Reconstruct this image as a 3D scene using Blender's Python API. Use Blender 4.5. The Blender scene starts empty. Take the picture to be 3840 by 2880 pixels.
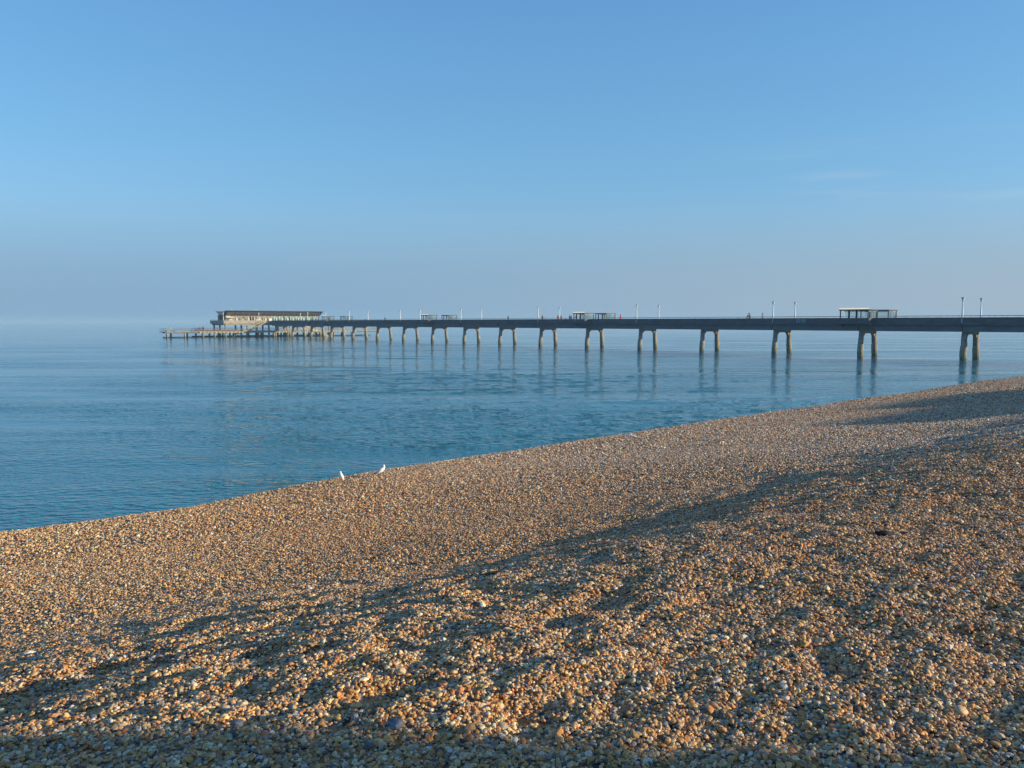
import bpy, bmesh, math, random
import numpy as np
from mathutils import Vector, Matrix
random.seed(7); RNG = np.random.default_rng(11)
S = bpy.context.scene; COL = S.collection; R = math.radians

# ------------------------------------------------------------------ camera
EYE = 5.9
cd = bpy.data.cameras.new('camera'); cam = bpy.data.objects.new('camera', cd); COL.objects.link(cam)
cd.sensor_width = 36; cd.lens = 36 * 2900 / 3840; cd.clip_start = .05; cd.clip_end = 30000
cam.location = (0, 0, EYE); cam.rotation_euler = (R(90 - 4.57), 0, 0)
S.camera = cam
# ------------------------------------------------------------------ sky, sun, exposure
SUN_AZ, SUN_EL = 99.0, 14.0            # azimuth clockwise from +Y
w = bpy.data.worlds.new("World"); S.world = w; w.use_nodes = True
wn = w.node_tree; wn.nodes.clear()
sky = wn.nodes.new('ShaderNodeTexSky'); sky.sky_type = 'NISHITA'; sky.sun_disc = False
sky.sun_elevation = R(SUN_EL); sky.sun_rotation = R(SUN_AZ)
sky.air_density = 1.0; sky.dust_density = .6; sky.ozone_density = 2.5; sky.altitude = 0
bg = wn.nodes.new('ShaderNodeBackground'); bg.inputs[1].default_value = .105
wo = wn.nodes.new('ShaderNodeOutputWorld')
# winter haze: the clear-sky model is cooled, and veiled by a blue-grey layer low down (paler towards the sun)
def _ramp(elems):
    r = wn.nodes.new('ShaderNodeValToRGB'); e = r.color_ramp.elements; e[0].position = elems[0][0]; e[0].color = elems[0][1] + (1,)
    e[1].position = elems[-1][0]; e[1].color = elems[-1][1] + (1,)
    for p_, c_ in elems[1:-1]: x_ = e.new(p_); x_.color = c_ + (1,)
    return r
wtc = wn.nodes.new('ShaderNodeTexCoord'); wsx = wn.nodes.new('ShaderNodeSeparateXYZ'); wn.links.new(wtc.outputs['Generated'], wsx.inputs[0])
tint = _ramp([(0, (.36,.50,.80)), (.06, (.42,.54,.76)), (.13, (.56,.70,.86)), (.2, (.55,.72,.86)), (.4, (.56,.82,1.0)), (.8, (.6,.8,1.0))])
wn.links.new(wsx.outputs[2], tint.inputs[0])
wmx = wn.nodes.new('ShaderNodeMix'); wmx.data_type = 'RGBA'; wmx.blend_type = 'MULTIPLY'; wmx.inputs[0].default_value = 1; wmx.clamp_result = False
sc_ = wn.nodes.new('ShaderNodeVectorMath'); sc_.operation = 'SCALE'; sc_.inputs['Scale'].default_value = 1.53
wn.links.new(sky.outputs[0], sc_.inputs[0]); wn.links.new(sc_.outputs[0], wmx.inputs[6]); wn.links.new(tint.outputs[0], wmx.inputs[7])
HZL, HZR = (.238,.402,.592), (.395,.488,.575)
azr = _ramp([(0, HZL), (.35, HZL), (.85, HZR), (1, (.45,.52,.58))])
am = wn.nodes.new('ShaderNodeMapRange'); am.inputs[1].default_value = -1; am.inputs[2].default_value = 1; wn.links.new(wsx.outputs[0], am.inputs[0]); wn.links.new(am.outputs[0], azr.inputs[0])
hs = wn.nodes.new('ShaderNodeVectorMath'); hs.operation = 'SCALE'; hs.inputs['Scale'].default_value = 1/.15; wn.links.new(azr.outputs[0], hs.inputs[0])
ff = wn.nodes.new('ShaderNodeMapRange'); ff.interpolation_type = 'SMOOTHSTEP'; ff.inputs[1].default_value = -.01; ff.inputs[2].default_value = .17; ff.inputs[3].default_value = 1.0; ff.inputs[4].default_value = 0
# faint cirrus streaks
cm = wn.nodes.new('ShaderNodeMapping'); cm.inputs[3].default_value = (2.2, 2.2, 34); cm.inputs[2].default_value = (0, R(-2.2), 0); cn = wn.nodes.new('ShaderNodeTexNoise'); cn.inputs['Detail'].default_value = 4; cn.inputs['Scale'].default_value = 1.3
wn.links.new(wtc.outputs['Generated'], cm.inputs[0]); wn.links.new(cm.outputs[0], cn.inputs['Vector'])
cr = wn.nodes.new('ShaderNodeMapRange'); cr.inputs[1].default_value = .56; cr.inputs[2].default_value = .74; cr.inputs[4].default_value = .45; wn.links.new(cn.outputs[0], cr.inputs[0])
wn.links.new(wsx.outputs[2], ff.inputs[0])
def _l(c): return tuple(((v/255+.055)/1.055)**2.4/.1485/8 for v in c)
veil = _ramp([(0, _l((138,174,204))), (.1, _l((137,182,213))), (.2, _l((122,183,223))), (.42, _l((102,160,217))), (.9, _l((70,125,195)))]); wn.links.new(wsx.outputs[2], veil.inputs[0])
vs = wn.nodes.new('ShaderNodeVectorMath'); vs.operation = 'SCALE'; vs.inputs['Scale'].default_value = 8; wn.links.new(veil.outputs[0], vs.inputs[0])
vm = wn.nodes.new('ShaderNodeMix'); vm.data_type = 'RGBA'; vm.clamp_result = False; vm.inputs[0].default_value = .55
wn.links.new(wmx.outputs[2], vm.inputs[6]); wn.links.new(vs.outputs[0], vm.inputs[7])
cx = wn.nodes.new('ShaderNodeMapRange'); cx.inputs[1].default_value = .2; cx.inputs[2].default_value = .6; wn.links.new(wsx.outputs[0], cx.inputs[0])
cmul0 = wn.nodes.new('ShaderNodeMath'); cmul0.operation = 'MULTIPLY'; wn.links.new(cr.outputs[0], cmul0.inputs[0]); wn.links.new(cx.outputs[0], cmul0.inputs[1])
cb = _ramp([(.11, (0,0,0)), (.145, (1,1,1)), (.18, (1,1,1)), (.215, (0,0,0))]); wn.links.new(wsx.outputs[2], cb.inputs[0])
cmul = wn.nodes.new('ShaderNodeMath'); cmul.operation = 'MULTIPLY'; wn.links.new(cmul0.outputs[0], cmul.inputs[0]); wn.links.new(cb.outputs[0], cmul.inputs[1])
wh = wn.nodes.new('ShaderNodeMix'); wh.data_type = 'RGBA'; wh.clamp_result = False
wn.links.new(ff.outputs[0], wh.inputs[0]); wn.links.new(vm.outputs[2], wh.inputs[6]); wn.links.new(hs.outputs[0], wh.inputs[7])
wc = wn.nodes.new('ShaderNodeMix'); wc.data_type = 'RGBA'; wc.clamp_result = False; wc.inputs[7].default_value = (4.2, 4.6, 5.0, 1)
wn.links.new(cmul.outputs[0], wc.inputs[0]); wn.links.new(wh.outputs[2], wc.inputs[6])
wn.links.new(wc.outputs[2], bg.inputs[0]); wn.links.new(bg.outputs[0], wo.inputs[0])
sd = bpy.data.lights.new('sun', 'SUN'); sd.energy = 5.0; sd.angle = R(.55); sd.color = (1.0, .83, .53)
sun = bpy.data.objects.new('sun', sd); COL.objects.link(sun)
_a = R(SUN_AZ); _e = R(SUN_EL)
SUNV = Vector((math.sin(_a) * math.cos(_e), math.cos(_a) * math.cos(_e), math.sin(_e)))
sun.rotation_euler = (-SUNV).to_track_quat('-Z', 'Y').to_euler()
S.view_settings.view_transform = 'Standard'; S.view_settings.look = 'None'
S.view_settings.exposure = 0.5; S.view_settings.gamma = 1
S.render.engine = 'CYCLES'
S.cycles.max_bounces = 6; S.cycles.volume_bounces = 0

# ------------------------------------------------------------------ frames
D = np.array([-.6432, .7657]); EE = np.array([.7657, .6432])      # seaward, along the shore
P1 = np.array([71.54, 121.0]); PROT = math.atan2(.7657, -.6432)
def PW(t, e, z=0):                        # metres seaward of the first trestle, metres to the far side
    p = P1 + D * t + EE * e
    return Vector((p[0], p[1], z))

# ------------------------------------------------------------------ materials
def nodes(m): m.use_nodes = True; return m.node_tree
def mat(name, col, rough=.8, metal=0, var=.12, scale=2.0, bump=.0, spec=.3, coord='Object', stretch=(1,1,1)):
    m = bpy.data.materials.new(name); nt = nodes(m); N = nt.nodes; L = nt.links; b = N['Principled BSDF']
    tc = N.new('ShaderNodeTexCoord'); mp = N.new('ShaderNodeMapping'); mp.inputs[3].default_value = stretch
    L.new(tc.outputs[coord], mp.inputs[0])
    n = N.new('ShaderNodeTexNoise'); n.inputs['Scale'].default_value = scale; n.inputs['Detail'].default_value = 6
    n.inputs['Roughness'].default_value = .65; L.new(mp.outputs[0], n.inputs['Vector'])
    r = N.new('ShaderNodeValToRGB'); r.color_ramp.elements[0].position = .3; r.color_ramp.elements[1].position = .7
    r.color_ramp.elements[0].color = tuple(c * (1 - var * 2) for c in col) + (1,)
    r.color_ramp.elements[1].color = tuple(min(1, c * (1 + var)) for c in col) + (1,)
    L.new(n.outputs[0], r.inputs[0]); L.new(r.outputs[0], b.inputs['Base Color'])
    b.inputs['Roughness'].default_value = rough; b.inputs['Metallic'].default_value = metal
    b.inputs['Specular IOR Level'].default_value = spec
    if bump:
        bn = N.new('ShaderNodeBump'); bn.inputs['Distance'].default_value = bump
        L.new(n.outputs[0], bn.inputs['Height']); L.new(bn.outputs[0], b.inputs['Normal'])
    return m
M = {}
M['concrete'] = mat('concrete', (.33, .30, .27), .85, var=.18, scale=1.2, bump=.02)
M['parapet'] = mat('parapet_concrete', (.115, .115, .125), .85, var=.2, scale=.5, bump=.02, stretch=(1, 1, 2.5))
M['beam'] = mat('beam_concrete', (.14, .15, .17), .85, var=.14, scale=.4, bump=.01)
M['rail'] = mat('rail_metal', (.16, .18, .20), .5, .3, var=.1)
M['railwhite'] = mat('rail_weathered_white', (.55, .54, .52), .6, var=.12)
M['lamp'] = mat('lamp_white_paint', (.74, .75, .76), .45, var=.04)
M['lampcap'] = mat('lamp_cap_grey', (.3,.32,.34), .5, var=.05)
M['darkmetal'] = mat('dark_metal', (.035, .038, .045), .5, .2, var=.1)
M['roofdark'] = mat('roof_boards', (.085, .08, .085), .8, var=.2, scale=3, stretch=(1, .15, 1))
M['board'] = mat('pale_boards', (.52, .46, .38), .8, var=.16, scale=2, stretch=(.3, .3, 8))
M['stair'] = mat('stair_concrete', (.42, .36, .22), .8, var=.2, scale=2)
M['stairrail'] = mat('stair_rail_paint', (.50, .42, .22), .6, var=.15)
M['white'] = mat('white_paint', (.75, .75, .73), .6, var=.05)
M['rust'] = mat('rusty_steel', (.20, .09, .06), .85, var=.25, scale=3)
M['slate'] = mat('slate_roof', (.09, .09, .10), .7, var=.2, scale=3)
M['brick'] = mat('house_render', (.5, .45, .38), .9, var=.1)
def glassmat(name, col, rough=.05):
    m = bpy.data.materials.new(name); nt = nodes(m); N = nt.nodes; L = nt.links; b = N['Principled BSDF']
    n = N.new('ShaderNodeTexNoise'); n.inputs['Scale'].default_value = .6
    mx = N.new('ShaderNodeMix'); mx.data_type = 'RGBA'; mx.inputs[6].default_value = tuple(col) + (1,)
    mx.inputs[7].default_value = tuple(c * .75 for c in col) + (1,)
    L.new(n.outputs[0], mx.inputs[0]); L.new(mx.outputs[2], b.inputs['Base Color'])
    b.inputs['Roughness'].default_value = rough; b.inputs['Specular IOR Level'].default_value = .8
    return m
M['glass'] = glassmat('window_glass', (.50, .70, .69), .12)
M['darkglass'] = glassmat('dark_glass', (.02, .03, .05))
def clearglass():
    m = bpy.data.materials.new('shelter_glass'); nt = nodes(m); N = nt.nodes; L = nt.links
    N.clear(); o = N.new('ShaderNodeOutputMaterial'); t = N.new('ShaderNodeBsdfTransparent'); g = N.new('ShaderNodeBsdfGlossy')
    n = N.new('ShaderNodeTexNoise'); n.inputs['Scale'].default_value = 2; rr = N.new('ShaderNodeMapRange')
    rr.inputs[3].default_value = .02; rr.inputs[4].default_value = .12; L.new(n.outputs[0], rr.inputs[0]); L.new(rr.outputs[0], g.inputs['Roughness'])
    t.inputs[0].default_value = (.84, .89, .88, 1); x = N.new('ShaderNodeMixShader'); x.inputs[0].default_value = .05
    L.new(t.outputs[0], x.inputs[1]); L.new(g.outputs[0], x.inputs[2]); L.new(x.outputs[0], o.inputs[0]); return m
M['clear'] = clearglass()
def acrylic():
    m = bpy.data.materials.new('white_acrylic'); nt = nodes(m); N = nt.nodes; L = nt.links; N.clear()
    o = N.new('ShaderNodeOutputMaterial'); d = N.new('ShaderNodeBsdfDiffuse'); t = N.new('ShaderNodeBsdfTranslucent'); x = N.new('ShaderNodeMixShader')
    n = N.new('ShaderNodeTexNoise'); n.inputs['Scale'].default_value = 3; r = N.new('ShaderNodeValToRGB'); r.color_ramp.elements[0].color = (.7,.7,.68,1); r.color_ramp.elements[1].color = (.9,.9,.9,1)
    L.new(n.outputs[0], r.inputs[0]); L.new(r.outputs[0], d.inputs[0]); L.new(r.outputs[0], t.inputs[0]); x.inputs[0].default_value = .65
    L.new(d.outputs[0], x.inputs[1]); L.new(t.outputs[0], x.inputs[2]); L.new(x.outputs[0], o.inputs[0]); return m
M['acrylic'] = acrylic()
def legmat():
    m = bpy.data.materials.new('pile_concrete'); nt = nodes(m); N = nt.nodes; L = nt.links; b = N['Principled BSDF']
    g = N.new('ShaderNodeNewGeometry'); sx = N.new('ShaderNodeSeparateXYZ'); L.new(g.outputs['Position'], sx.inputs[0])
    n = N.new('ShaderNodeTexNoise'); n.inputs['Scale'].default_value = 1.3; n.inputs['Detail'].default_value = 8; n.inputs['Roughness'].default_value = .7
    L.new(g.outputs['Position'], n.inputs['Vector'])
    ad = N.new('ShaderNodeMath'); ad.operation = 'MULTIPLY_ADD'; ad.inputs[1].default_value = 2.2; L.new(n.outputs[0], ad.inputs[0]); L.new(sx.outputs[2], ad.inputs[2])
    mr = N.new('ShaderNodeMapRange'); mr.inputs[1].default_value = 1.2; mr.inputs[2].default_value = 5.2; L.new(ad.outputs[0], mr.inputs[0])
    r = N.new('ShaderNodeValToRGB'); e = r.color_ramp.elements
    e[0].position = 0; e[0].color = (.06, .075, .04, 1); e[1].position = 1; e[1].color = (.28, .25, .23, 1)
    x = e.new(.12); x.color = (.19, .18, .12, 1); x = e.new(.32); x.color = (.31, .285, .225, 1); x = e.new(.5); x.color = (.30, .265, .235, 1)
    L.new(mr.outputs[0], r.inputs[0])
    n2 = N.new('ShaderNodeTexNoise'); n2.inputs['Scale'].default_value = 2.1; n2.inputs['Detail'].default_value = 5; L.new(g.outputs['Position'], n2.inputs['Vector'])
    r2 = N.new('ShaderNodeValToRGB'); r2.color_ramp.elements[0].position = .36; r2.color_ramp.elements[0].color = (.45, .34, .27, 1); r2.color_ramp.elements[1].position = .52; r2.color_ramp.elements[1].color = (1, 1, 1, 1)
    L.new(n2.outputs[0], r2.inputs[0])
    mx = N.new('ShaderNodeMix'); mx.data_type = 'RGBA'; mx.blend_type = 'MULTIPLY'; mx.inputs[0].default_value = .7
    L.new(r.outputs[0], mx.inputs[6]); L.new(r2.outputs[0], mx.inputs[7]); L.new(mx.outputs[2], b.inputs['Base Color'])
    b.inputs['Roughness'].default_value = .9
    bn = N.new('ShaderNodeBump'); bn.inputs['Distance'].default_value = .06; L.new(n.outputs[0], bn.inputs['Height']); L.new(bn.outputs[0], b.inputs['Normal'])
    return m
M['pile'] = legmat()
def water_mat():
    m = bpy.data.materials.new('sea_water'); nt = nodes(m); N = nt.nodes; L = nt.links; b = N['Principled BSDF']
    b.inputs['Base Color'].default_value = (.003, .15, .20, 1); b.inputs['Roughness'].default_value = .03; b.inputs['IOR'].default_value = 1.333
    b.inputs['Specular IOR Level'].default_value = .5
    g = N.new('ShaderNodeNewGeometry')
    def layer(rot, sc, detail, seed, rough=.5):
        mp = N.new('ShaderNodeMapping'); mp.inputs[2].default_value = (0, 0, rot); mp.inputs[3].default_value = sc; mp.inputs[1].default_value = (seed, seed * 2.3, 0)
        L.new(g.outputs['Position'], mp.inputs[0])
        n = N.new('ShaderNodeTexNoise'); n.noise_dimensions = '2D'; n.inputs['Detail'].default_value = detail; n.inputs['Roughness'].default_value = rough
        n.inputs['Scale'].default_value = 1; L.new(mp.outputs[0], n.inputs['Vector']); return n
    def mul(a, k):
        x = N.new('ShaderNodeMath'); x.operation = 'MULTIPLY'; L.new(a.outputs[0], x.inputs[0])
        if isinstance(k, (int, float)): x.inputs[1].default_value = k
        else: L.new(k.outputs[0], x.inputs[1])
        return x
    def add(a, c):
        x = N.new('ShaderNodeMath'); x.operation = 'ADD'; L.new(a.outputs[0], x.inputs[0]); L.new(c.outputs[0], x.inputs[1]); return x
    fine = layer(R(-16), (2.0, 3.6, 1), 2, 3, .45)
    mid = layer(R(-13), (.62, 1.0, 1), 3, 9)
    big = layer(R(-6), (.07, .26, 1), 2, 21)
    patch = layer(R(-5), (.012, .07, 1), 3, 40, .6)
    pr = N.new('ShaderNodeMapRange'); pr.inputs[1].default_value = .38; pr.inputs[2].default_value = .62; pr.inputs[3].default_value = .12; pr.inputs[4].default_value = 1.25
    L.new(patch.outputs[0], pr.inputs[0])
    h = add(mul(mul(fine, .13), pr), add(mul(mul(mid, .07), pr), mul(big, .05)))
    # the breeze ruffles the water inshore; farther out it lies calmer
    vd = N.new('ShaderNodeVectorMath'); vd.operation = 'DOT_PRODUCT'; vd.inputs[1].default_value = (-.6432, .7657, 0); L.new(g.outputs['Position'], vd.inputs[0])
    vr = N.new('ShaderNodeMapRange'); vr.inputs[1].default_value = 50; vr.inputs[2].default_value = 320; vr.inputs[3].default_value = 1; vr.inputs[4].default_value = .25; L.new(vd.outputs['Value'], vr.inputs[0])
    h = mul(h, vr)
    bn = N.new('ShaderNodeBump'); bn.inputs['Distance'].default_value = 1.0; bn.inputs['Strength'].default_value = 1.0
    L.new(h.outputs[0], bn.inputs['Height']); L.new(bn.outputs[0], b.inputs['Normal'])
    return m
M['water'] = water_mat()

PEB_COLS = [(.55, .32, .12), (.62, .42, .21), (.44, .24, .10), (.70, .55, .36), (.36, .24, .14), (.31, .29, .26), (.17, .18, .20),
            (.55, .46, .34), (.72, .64, .52), (.10, .09, .09), (.50, .22, .09), (.62, .40, .17)]
PEB_W = np.array([15, 14, 13, 12, 10, 6, 5, 9, 5, 7, 7, 9.]); PEB_W /= PEB_W.sum()
def pebble_mat():
    m = bpy.data.materials.new('pebble_stone'); nt = nodes(m); N = nt.nodes; L = nt.links; b = N['Principled BSDF']
    a = N.new('ShaderNodeAttribute'); a.attribute_type = 'INSTANCER'; a.attribute_name = 'pcol'
    tc = N.new('ShaderNodeTexCoord'); n = N.new('ShaderNodeTexNoise'); n.inputs['Scale'].default_value = 1.6; n.inputs['Detail'].default_value = 5
    L.new(tc.outputs['Object'], n.inputs['Vector'])
    r = N.new('ShaderNodeValToRGB'); r.color_ramp.elements[0].position = .3; r.color_ramp.elements[0].color = (.66, .62, .58, 1)
    r.color_ramp.elements[1].position = .66; r.color_ramp.elements[1].color = (1.1, 1.1, 1.1, 1); L.new(n.outputs[0], r.inputs[0])
    mx = N.new('ShaderNodeMix'); mx.data_type = 'RGBA'; mx.blend_type = 'MULTIPLY'; mx.inputs[0].default_value = 1
    L.new(a.outputs['Color'], mx.inputs[6]); L.new(r.outputs[0], mx.inputs[7]); L.new(mx.outputs[2], b.inputs['Base Color'])
    b.inputs['Roughness'].default_value = .62; b.inputs['Specular IOR Level'].default_value = .35
    return m
M['pebble'] = pebble_mat()
def beach_mat():
    m = bpy.data.materials.new('shingle_beach'); nt = nodes(m); N = nt.nodes; L = nt.links; b = N['Principled BSDF']
    g = N.new('ShaderNodeNewGeometry')
    v = N.new('ShaderNodeTexVoronoi'); v.inputs['Scale'].default_value = 24; L.new(g.outputs['Position'], v.inputs['Vector'])
    wn_ = N.new('ShaderNodeSeparateColor'); L.new(v.outputs['Color'], wn_.inputs[0])
    r = N.new('ShaderNodeValToRGB'); r.color_ramp.interpolation = 'CONSTANT'; e = r.color_ramp.elements
    acc = 0; order = list(range(12))
    e[0].position = 0; e[0].color = PEB_COLS[0] + (1,); e[1].position = PEB_W[0]; e[1].color = PEB_COLS[1] + (1,); acc = PEB_W[0] + PEB_W[1]
    for i in order[2:]:
        x = e.new(min(.999, acc)); x.color = PEB_COLS[i] + (1,); acc += PEB_W[i]
    L.new(wn_.outputs[0], r.inputs[0])
    dk = N.new('ShaderNodeMix'); dk.data_type = 'RGBA'; dk.blend_type = 'MULTIPLY'; dk.inputs[0].default_value = 1; dk.inputs[7].default_value = (.78,.68,.60,1); L.new(r.outputs[0], dk.inputs[6]); L.new(dk.outputs[2], b.inputs['Base Color']); b.inputs['Roughness'].default_value = .8; b.inputs['Specular IOR Level'].default_value = .2
    rr = N.new('ShaderNodeMath'); rr.operation = 'MULTIPLY'; rr.inputs[1].default_value = -1; L.new(v.outputs['Distance'], rr.inputs[0])
    bn = N.new('ShaderNodeBump'); bn.inputs['Distance'].default_value = .03; L.new(rr.outputs[0], bn.inputs['Height']); L.new(bn.outputs[0], b.inputs['Normal'])
    return m
M['beach'] = beach_mat()

# ------------------------------------------------------------------ mesh helpers
class MB:
    def __init__(s): s.v = []; s.f = []
    def add(s, vs, fs):
        k = len(s.v); s.v += [tuple(v) for v in vs]; s.f += [tuple(i + k for i in f) for f in fs]; return s
    def box(s, x0, x1, y0, y1, z0, z1):
        return s.add([(x0,y0,z0),(x1,y0,z0),(x1,y1,z0),(x0,y1,z0),(x0,y0,z1),(x1,y0,z1),(x1,y1,z1),(x0,y1,z1)],
                     [(0,3,2,1),(4,5,6,7),(0,1,5,4),(1,2,6,5),(2,3,7,6),(3,0,4,7)])
    def tube(s, pts, rads, n=10, caps=True, rot=0):
        pts = [Vector(p) for p in pts]; k = len(s.v)
        if isinstance(rads, (int, float)): rads = [rads] * len(pts)
        for i, p in enumerate(pts):
            a = pts[max(0, i-1)]; c = pts[min(len(pts)-1, i+1)]; d = (c - a).normalized()
            up = Vector((0,0,1)) if abs(d.z) < .9 else Vector((1,0,0))
            u = d.cross(up).normalized(); v = u.cross(d).normalized()
            for j in range(n):
                t = rot + 2*math.pi*j/n; s.v.append(tuple(p + (u*math.cos(t) + v*math.sin(t)) * rads[i]))
        for i in range(len(pts)-1):
            for j in range(n):
                a = k+i*n+j; b = k+i*n+(j+1)%n; s.f.append((a, b, b+n, a+n))
        if caps: s.f.append(tuple(k+j for j in range(n))[::-1]); s.f.append(tuple(k+(len(pts)-1)*n+j for j in range(n)))
        return s
    def bar(s, a, b, w_=.05, h=None):
        a = Vector(a); b = Vector(b); h = h or w_; d = (b-a).normalized()
        up = Vector((0,0,1)) if abs(d.z) < .95 else Vector((1,0,0))
        u = d.cross(up).normalized()*w_/2; v = u.cross(d).normalized()*h/2
        vs = [p+q for p in (a,b) for q in (-u-v, u-v, u+v, -u+v)]
        return s.add(vs, [(0,1,2,3),(7,6,5,4),(0,4,5,1),(1,5,6,2),(2,6,7,3),(3,7,4,0)])
    def prism(s, poly, axis, a, b):            # poly in the two other axes, extruded along axis
        def P(q, t): return (t, q[0], q[1]) if axis == 'x' else ((q[0], t, q[1]) if axis == 'y' else (q[0], q[1], t))
        n = len(poly); vs = [P(q, a) for q in poly] + [P(q, b) for q in poly]
        return s.add(vs, [tuple(range(n))[::-1], tuple(range(n, 2*n))] + [(i, (i+1)%n, (i+1)%n+n, i+n) for i in range(n)])
    def build(s, name, material, parent=None, smooth=False):
        me = bpy.data.meshes.new(name); me.from_pydata(s.v, [], s.f)
        bm = bmesh.new(); bm.from_mesh(me); bmesh.ops.recalc_face_normals(bm, faces=bm.faces); bm.to_mesh(me); bm.free()
        if smooth: me.polygons.foreach_set('use_smooth', [True]*len(me.polygons))
        me.materials.append(material); o = bpy.data.objects.new(name, me); COL.objects.link(o)
        if parent: o.parent = parent
        return o
def tag(o, label=None, cat=None, group=None, kind=None):
    if label: o['label'] = label
    if cat: o['category'] = cat
    if group: o['group'] = group
    if kind: o['kind'] = kind
    return o
def empty(name, loc, rz=0, **k):
    o = bpy.data.objects.new(name, None); COL.objects.link(o); o.location = loc; o.rotation_euler = (0, 0, rz)
    o.empty_display_size = .3; return tag(o, **k)
def copy_tree(o, parent=None):
    c = o.copy(); COL.objects.link(c); c.parent = parent
    if parent: c.matrix_parent_inverse = o.matrix_parent_inverse.copy()
    for ch in [x for x in bpy.data.objects if x.parent == o]: copy_tree(ch, c)
    return c

# ------------------------------------------------------------------ noise and the beach surface
def _hash(ix, iy, seed):
    h = (ix.astype(np.int64)*374761393 + iy.astype(np.int64)*668265263 + seed*1442695041) & 0xFFFFFFFF
    h = ((h ^ (h >> 13)) * 1274126177) & 0xFFFFFFFF
    return ((h ^ (h >> 16)) & 0xFFFF) / 65535.0
def vnoise(x, y, seed=0):
    ix = np.floor(x); iy = np.floor(y); fx = x-ix; fy = y-iy
    fx = fx*fx*fx*(fx*(fx*6-15)+10); fy = fy*fy*fy*(fy*(fy*6-15)+10)
    a = _hash(ix,iy,seed); b = _hash(ix+1,iy,seed); c = _hash(ix,iy+1,seed); d = _hash(ix+1,iy+1,seed)
    return (a*(1-fx)+b*fx)*(1-fy) + (c*(1-fx)+d*fx)*fy - .5
def fbm(x, y, seed, oct=4, g=.5):
    r = 0; a = 1
    for i in range(oct): r = r + a*vnoise(x*2**i, y*2**i, seed+i*17); a *= g
    return r
PS = [-400, -60, -14, -12, -4, 0, 3.0, 4.2, 7.4, 9.0, 14, 18.5, 20, 21.2, 24, 27, 32, 60, 400]
PZ = [5.4, 5.3, 5.0, 4.85, 4.5, 4.32, 4.14, 3.94, 3.07, 2.72, 2.05, 1.63, 1.48, 1.20, .30, -.6, -1.5, -4.5, -5]
def _pchip(xs, ys, x):
    xs = np.array(xs, float); ys = np.array(ys, float); h = np.diff(xs); dl = np.diff(ys)/h
    m = np.zeros(len(xs)); m[0] = dl[0]; m[-1] = dl[-1]
    for i in range(1, len(xs)-1):
        if dl[i-1]*dl[i] > 0: m[i] = 2/(1/dl[i-1] + 1/dl[i])
    i = np.clip(np.searchsorted(xs, x)-1, 0, len(xs)-2); t = (x-xs[i])/h[i]
    return ((1+2*t)*(1-t)**2*ys[i] + t*(1-t)**2*h[i]*m[i] + t*t*(3-2*t)*ys[i+1] + t*t*(t-1)*h[i]*m[i+1])
CR_L = [-60, 0, 6, 10, 16, 26, 38, 50, 62, 80, 200]
CR_S = [-.7, -.75, -1.35, -.8, .1, .7, .8, 1.0, 1.4, 1.4, 0]          # how far the crest wanders seaward along the shore
SCUR = [(0,0)]
def ground(l, s):
    sh = np.interp(l, CR_L, CR_S) * np.clip((s-9)/10, 0, 1)
    z = _pchip(PS, PZ, s - sh)
    z = z - (.03 + .12*fbm(l*.35, s*.3, 401, 2))*np.exp(-((s-7.4)/2.0)**2)*np.clip((l-2)/5, 0, 1) + fbm(l*1.1, s*2.2, 411, 3)*.05*np.exp(-((s-7)/2.5)**2)*np.clip((l-4)/5, 0, 1)
    rough = np.clip((9.0 - s)/3.0, .10, 1) * np.clip((s+16)/8, 0, 1) * (1 - .5*np.clip((l-2.5)/3.5, 0, 1))
    z = z + fbm(l*.10, s*.16, 5, 3)*.16*np.clip((s+14)/6, 0, 1)*np.clip((30-s)/10, 0, 1)
    z = z + rough * (fbm(l*.9, s*1.5, 31, 2, .5)*.04 + fbm(l*2.9, s*4.6, 77, 3, .55)*.048)
    # scuffed hollows left by feet
    f = fbm(l*2.3, s*3.0, 131, 2); z = z - rough*np.clip(f-.15, 0, 1)*.13
    z = z + fbm(l*9, s*9, 7, 2)*.012
    return z
def ls(x, y): return x*EE[0]+y*EE[1], x*D[0]+y*D[1]
def xy(l, s): return l*EE[0]+s*D[0], l*EE[1]+s*D[1]
def gz(x, y):
    l, s = ls(x, y); return float(ground(np.array([l]), np.array([s]))[0])
def axis_pts(lo, hi, flo, fhi, st, growth=1.06):
    c = list(np.arange(flo, fhi, st)); a = []; x = fhi; k = st
    while x < hi: a.append(x); k *= growth; x += k
    a.append(hi); b = []; x = flo-st; k = st
    while x > lo: b.append(x); k *= growth; x -= k
    b.append(lo); return np.array(b[::-1] + c + a)
la = axis_pts(-300, 600, -3, 16, .045, 1.022); sa = axis_pts(-13.6, 120, -1, 11, .04, 1.022)
Lg, Sg = np.meshgrid(la, sa); Zg = ground(Lg, Sg); Xg, Yg = xy(Lg, Sg)
def grid_obj(name, X, Y, Z, m):
    nr, nc = X.shape; me = bpy.data.meshes.new(name)
    co = np.stack([X, Y, Z], -1).reshape(-1, 3).astype(np.float32)
    i = np.arange(nr*nc).reshape(nr, nc); q = np.stack([i[:-1,:-1], i[:-1,1:], i[1:,1:], i[1:,:-1]], -1).reshape(-1, 4)
    me.vertices.add(len(co)); me.vertices.foreach_set('co', co.ravel())
    me.loops.add(q.size); me.loops.foreach_set('vertex_index', q.ravel().astype(np.int32))
    me.polygons.add(len(q)); me.polygons.foreach_set('loop_start', np.arange(0, q.size, 4, dtype=np.int32)); me.polygons.foreach_set('loop_total', np.full(len(q), 4, np.int32))
    me.polygons.foreach_set('use_smooth', np.ones(len(q), bool)); me.update(); me.validate(); me.materials.append(m)
    o = bpy.data.objects.new(name, me); COL.objects.link(o); return o
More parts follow.
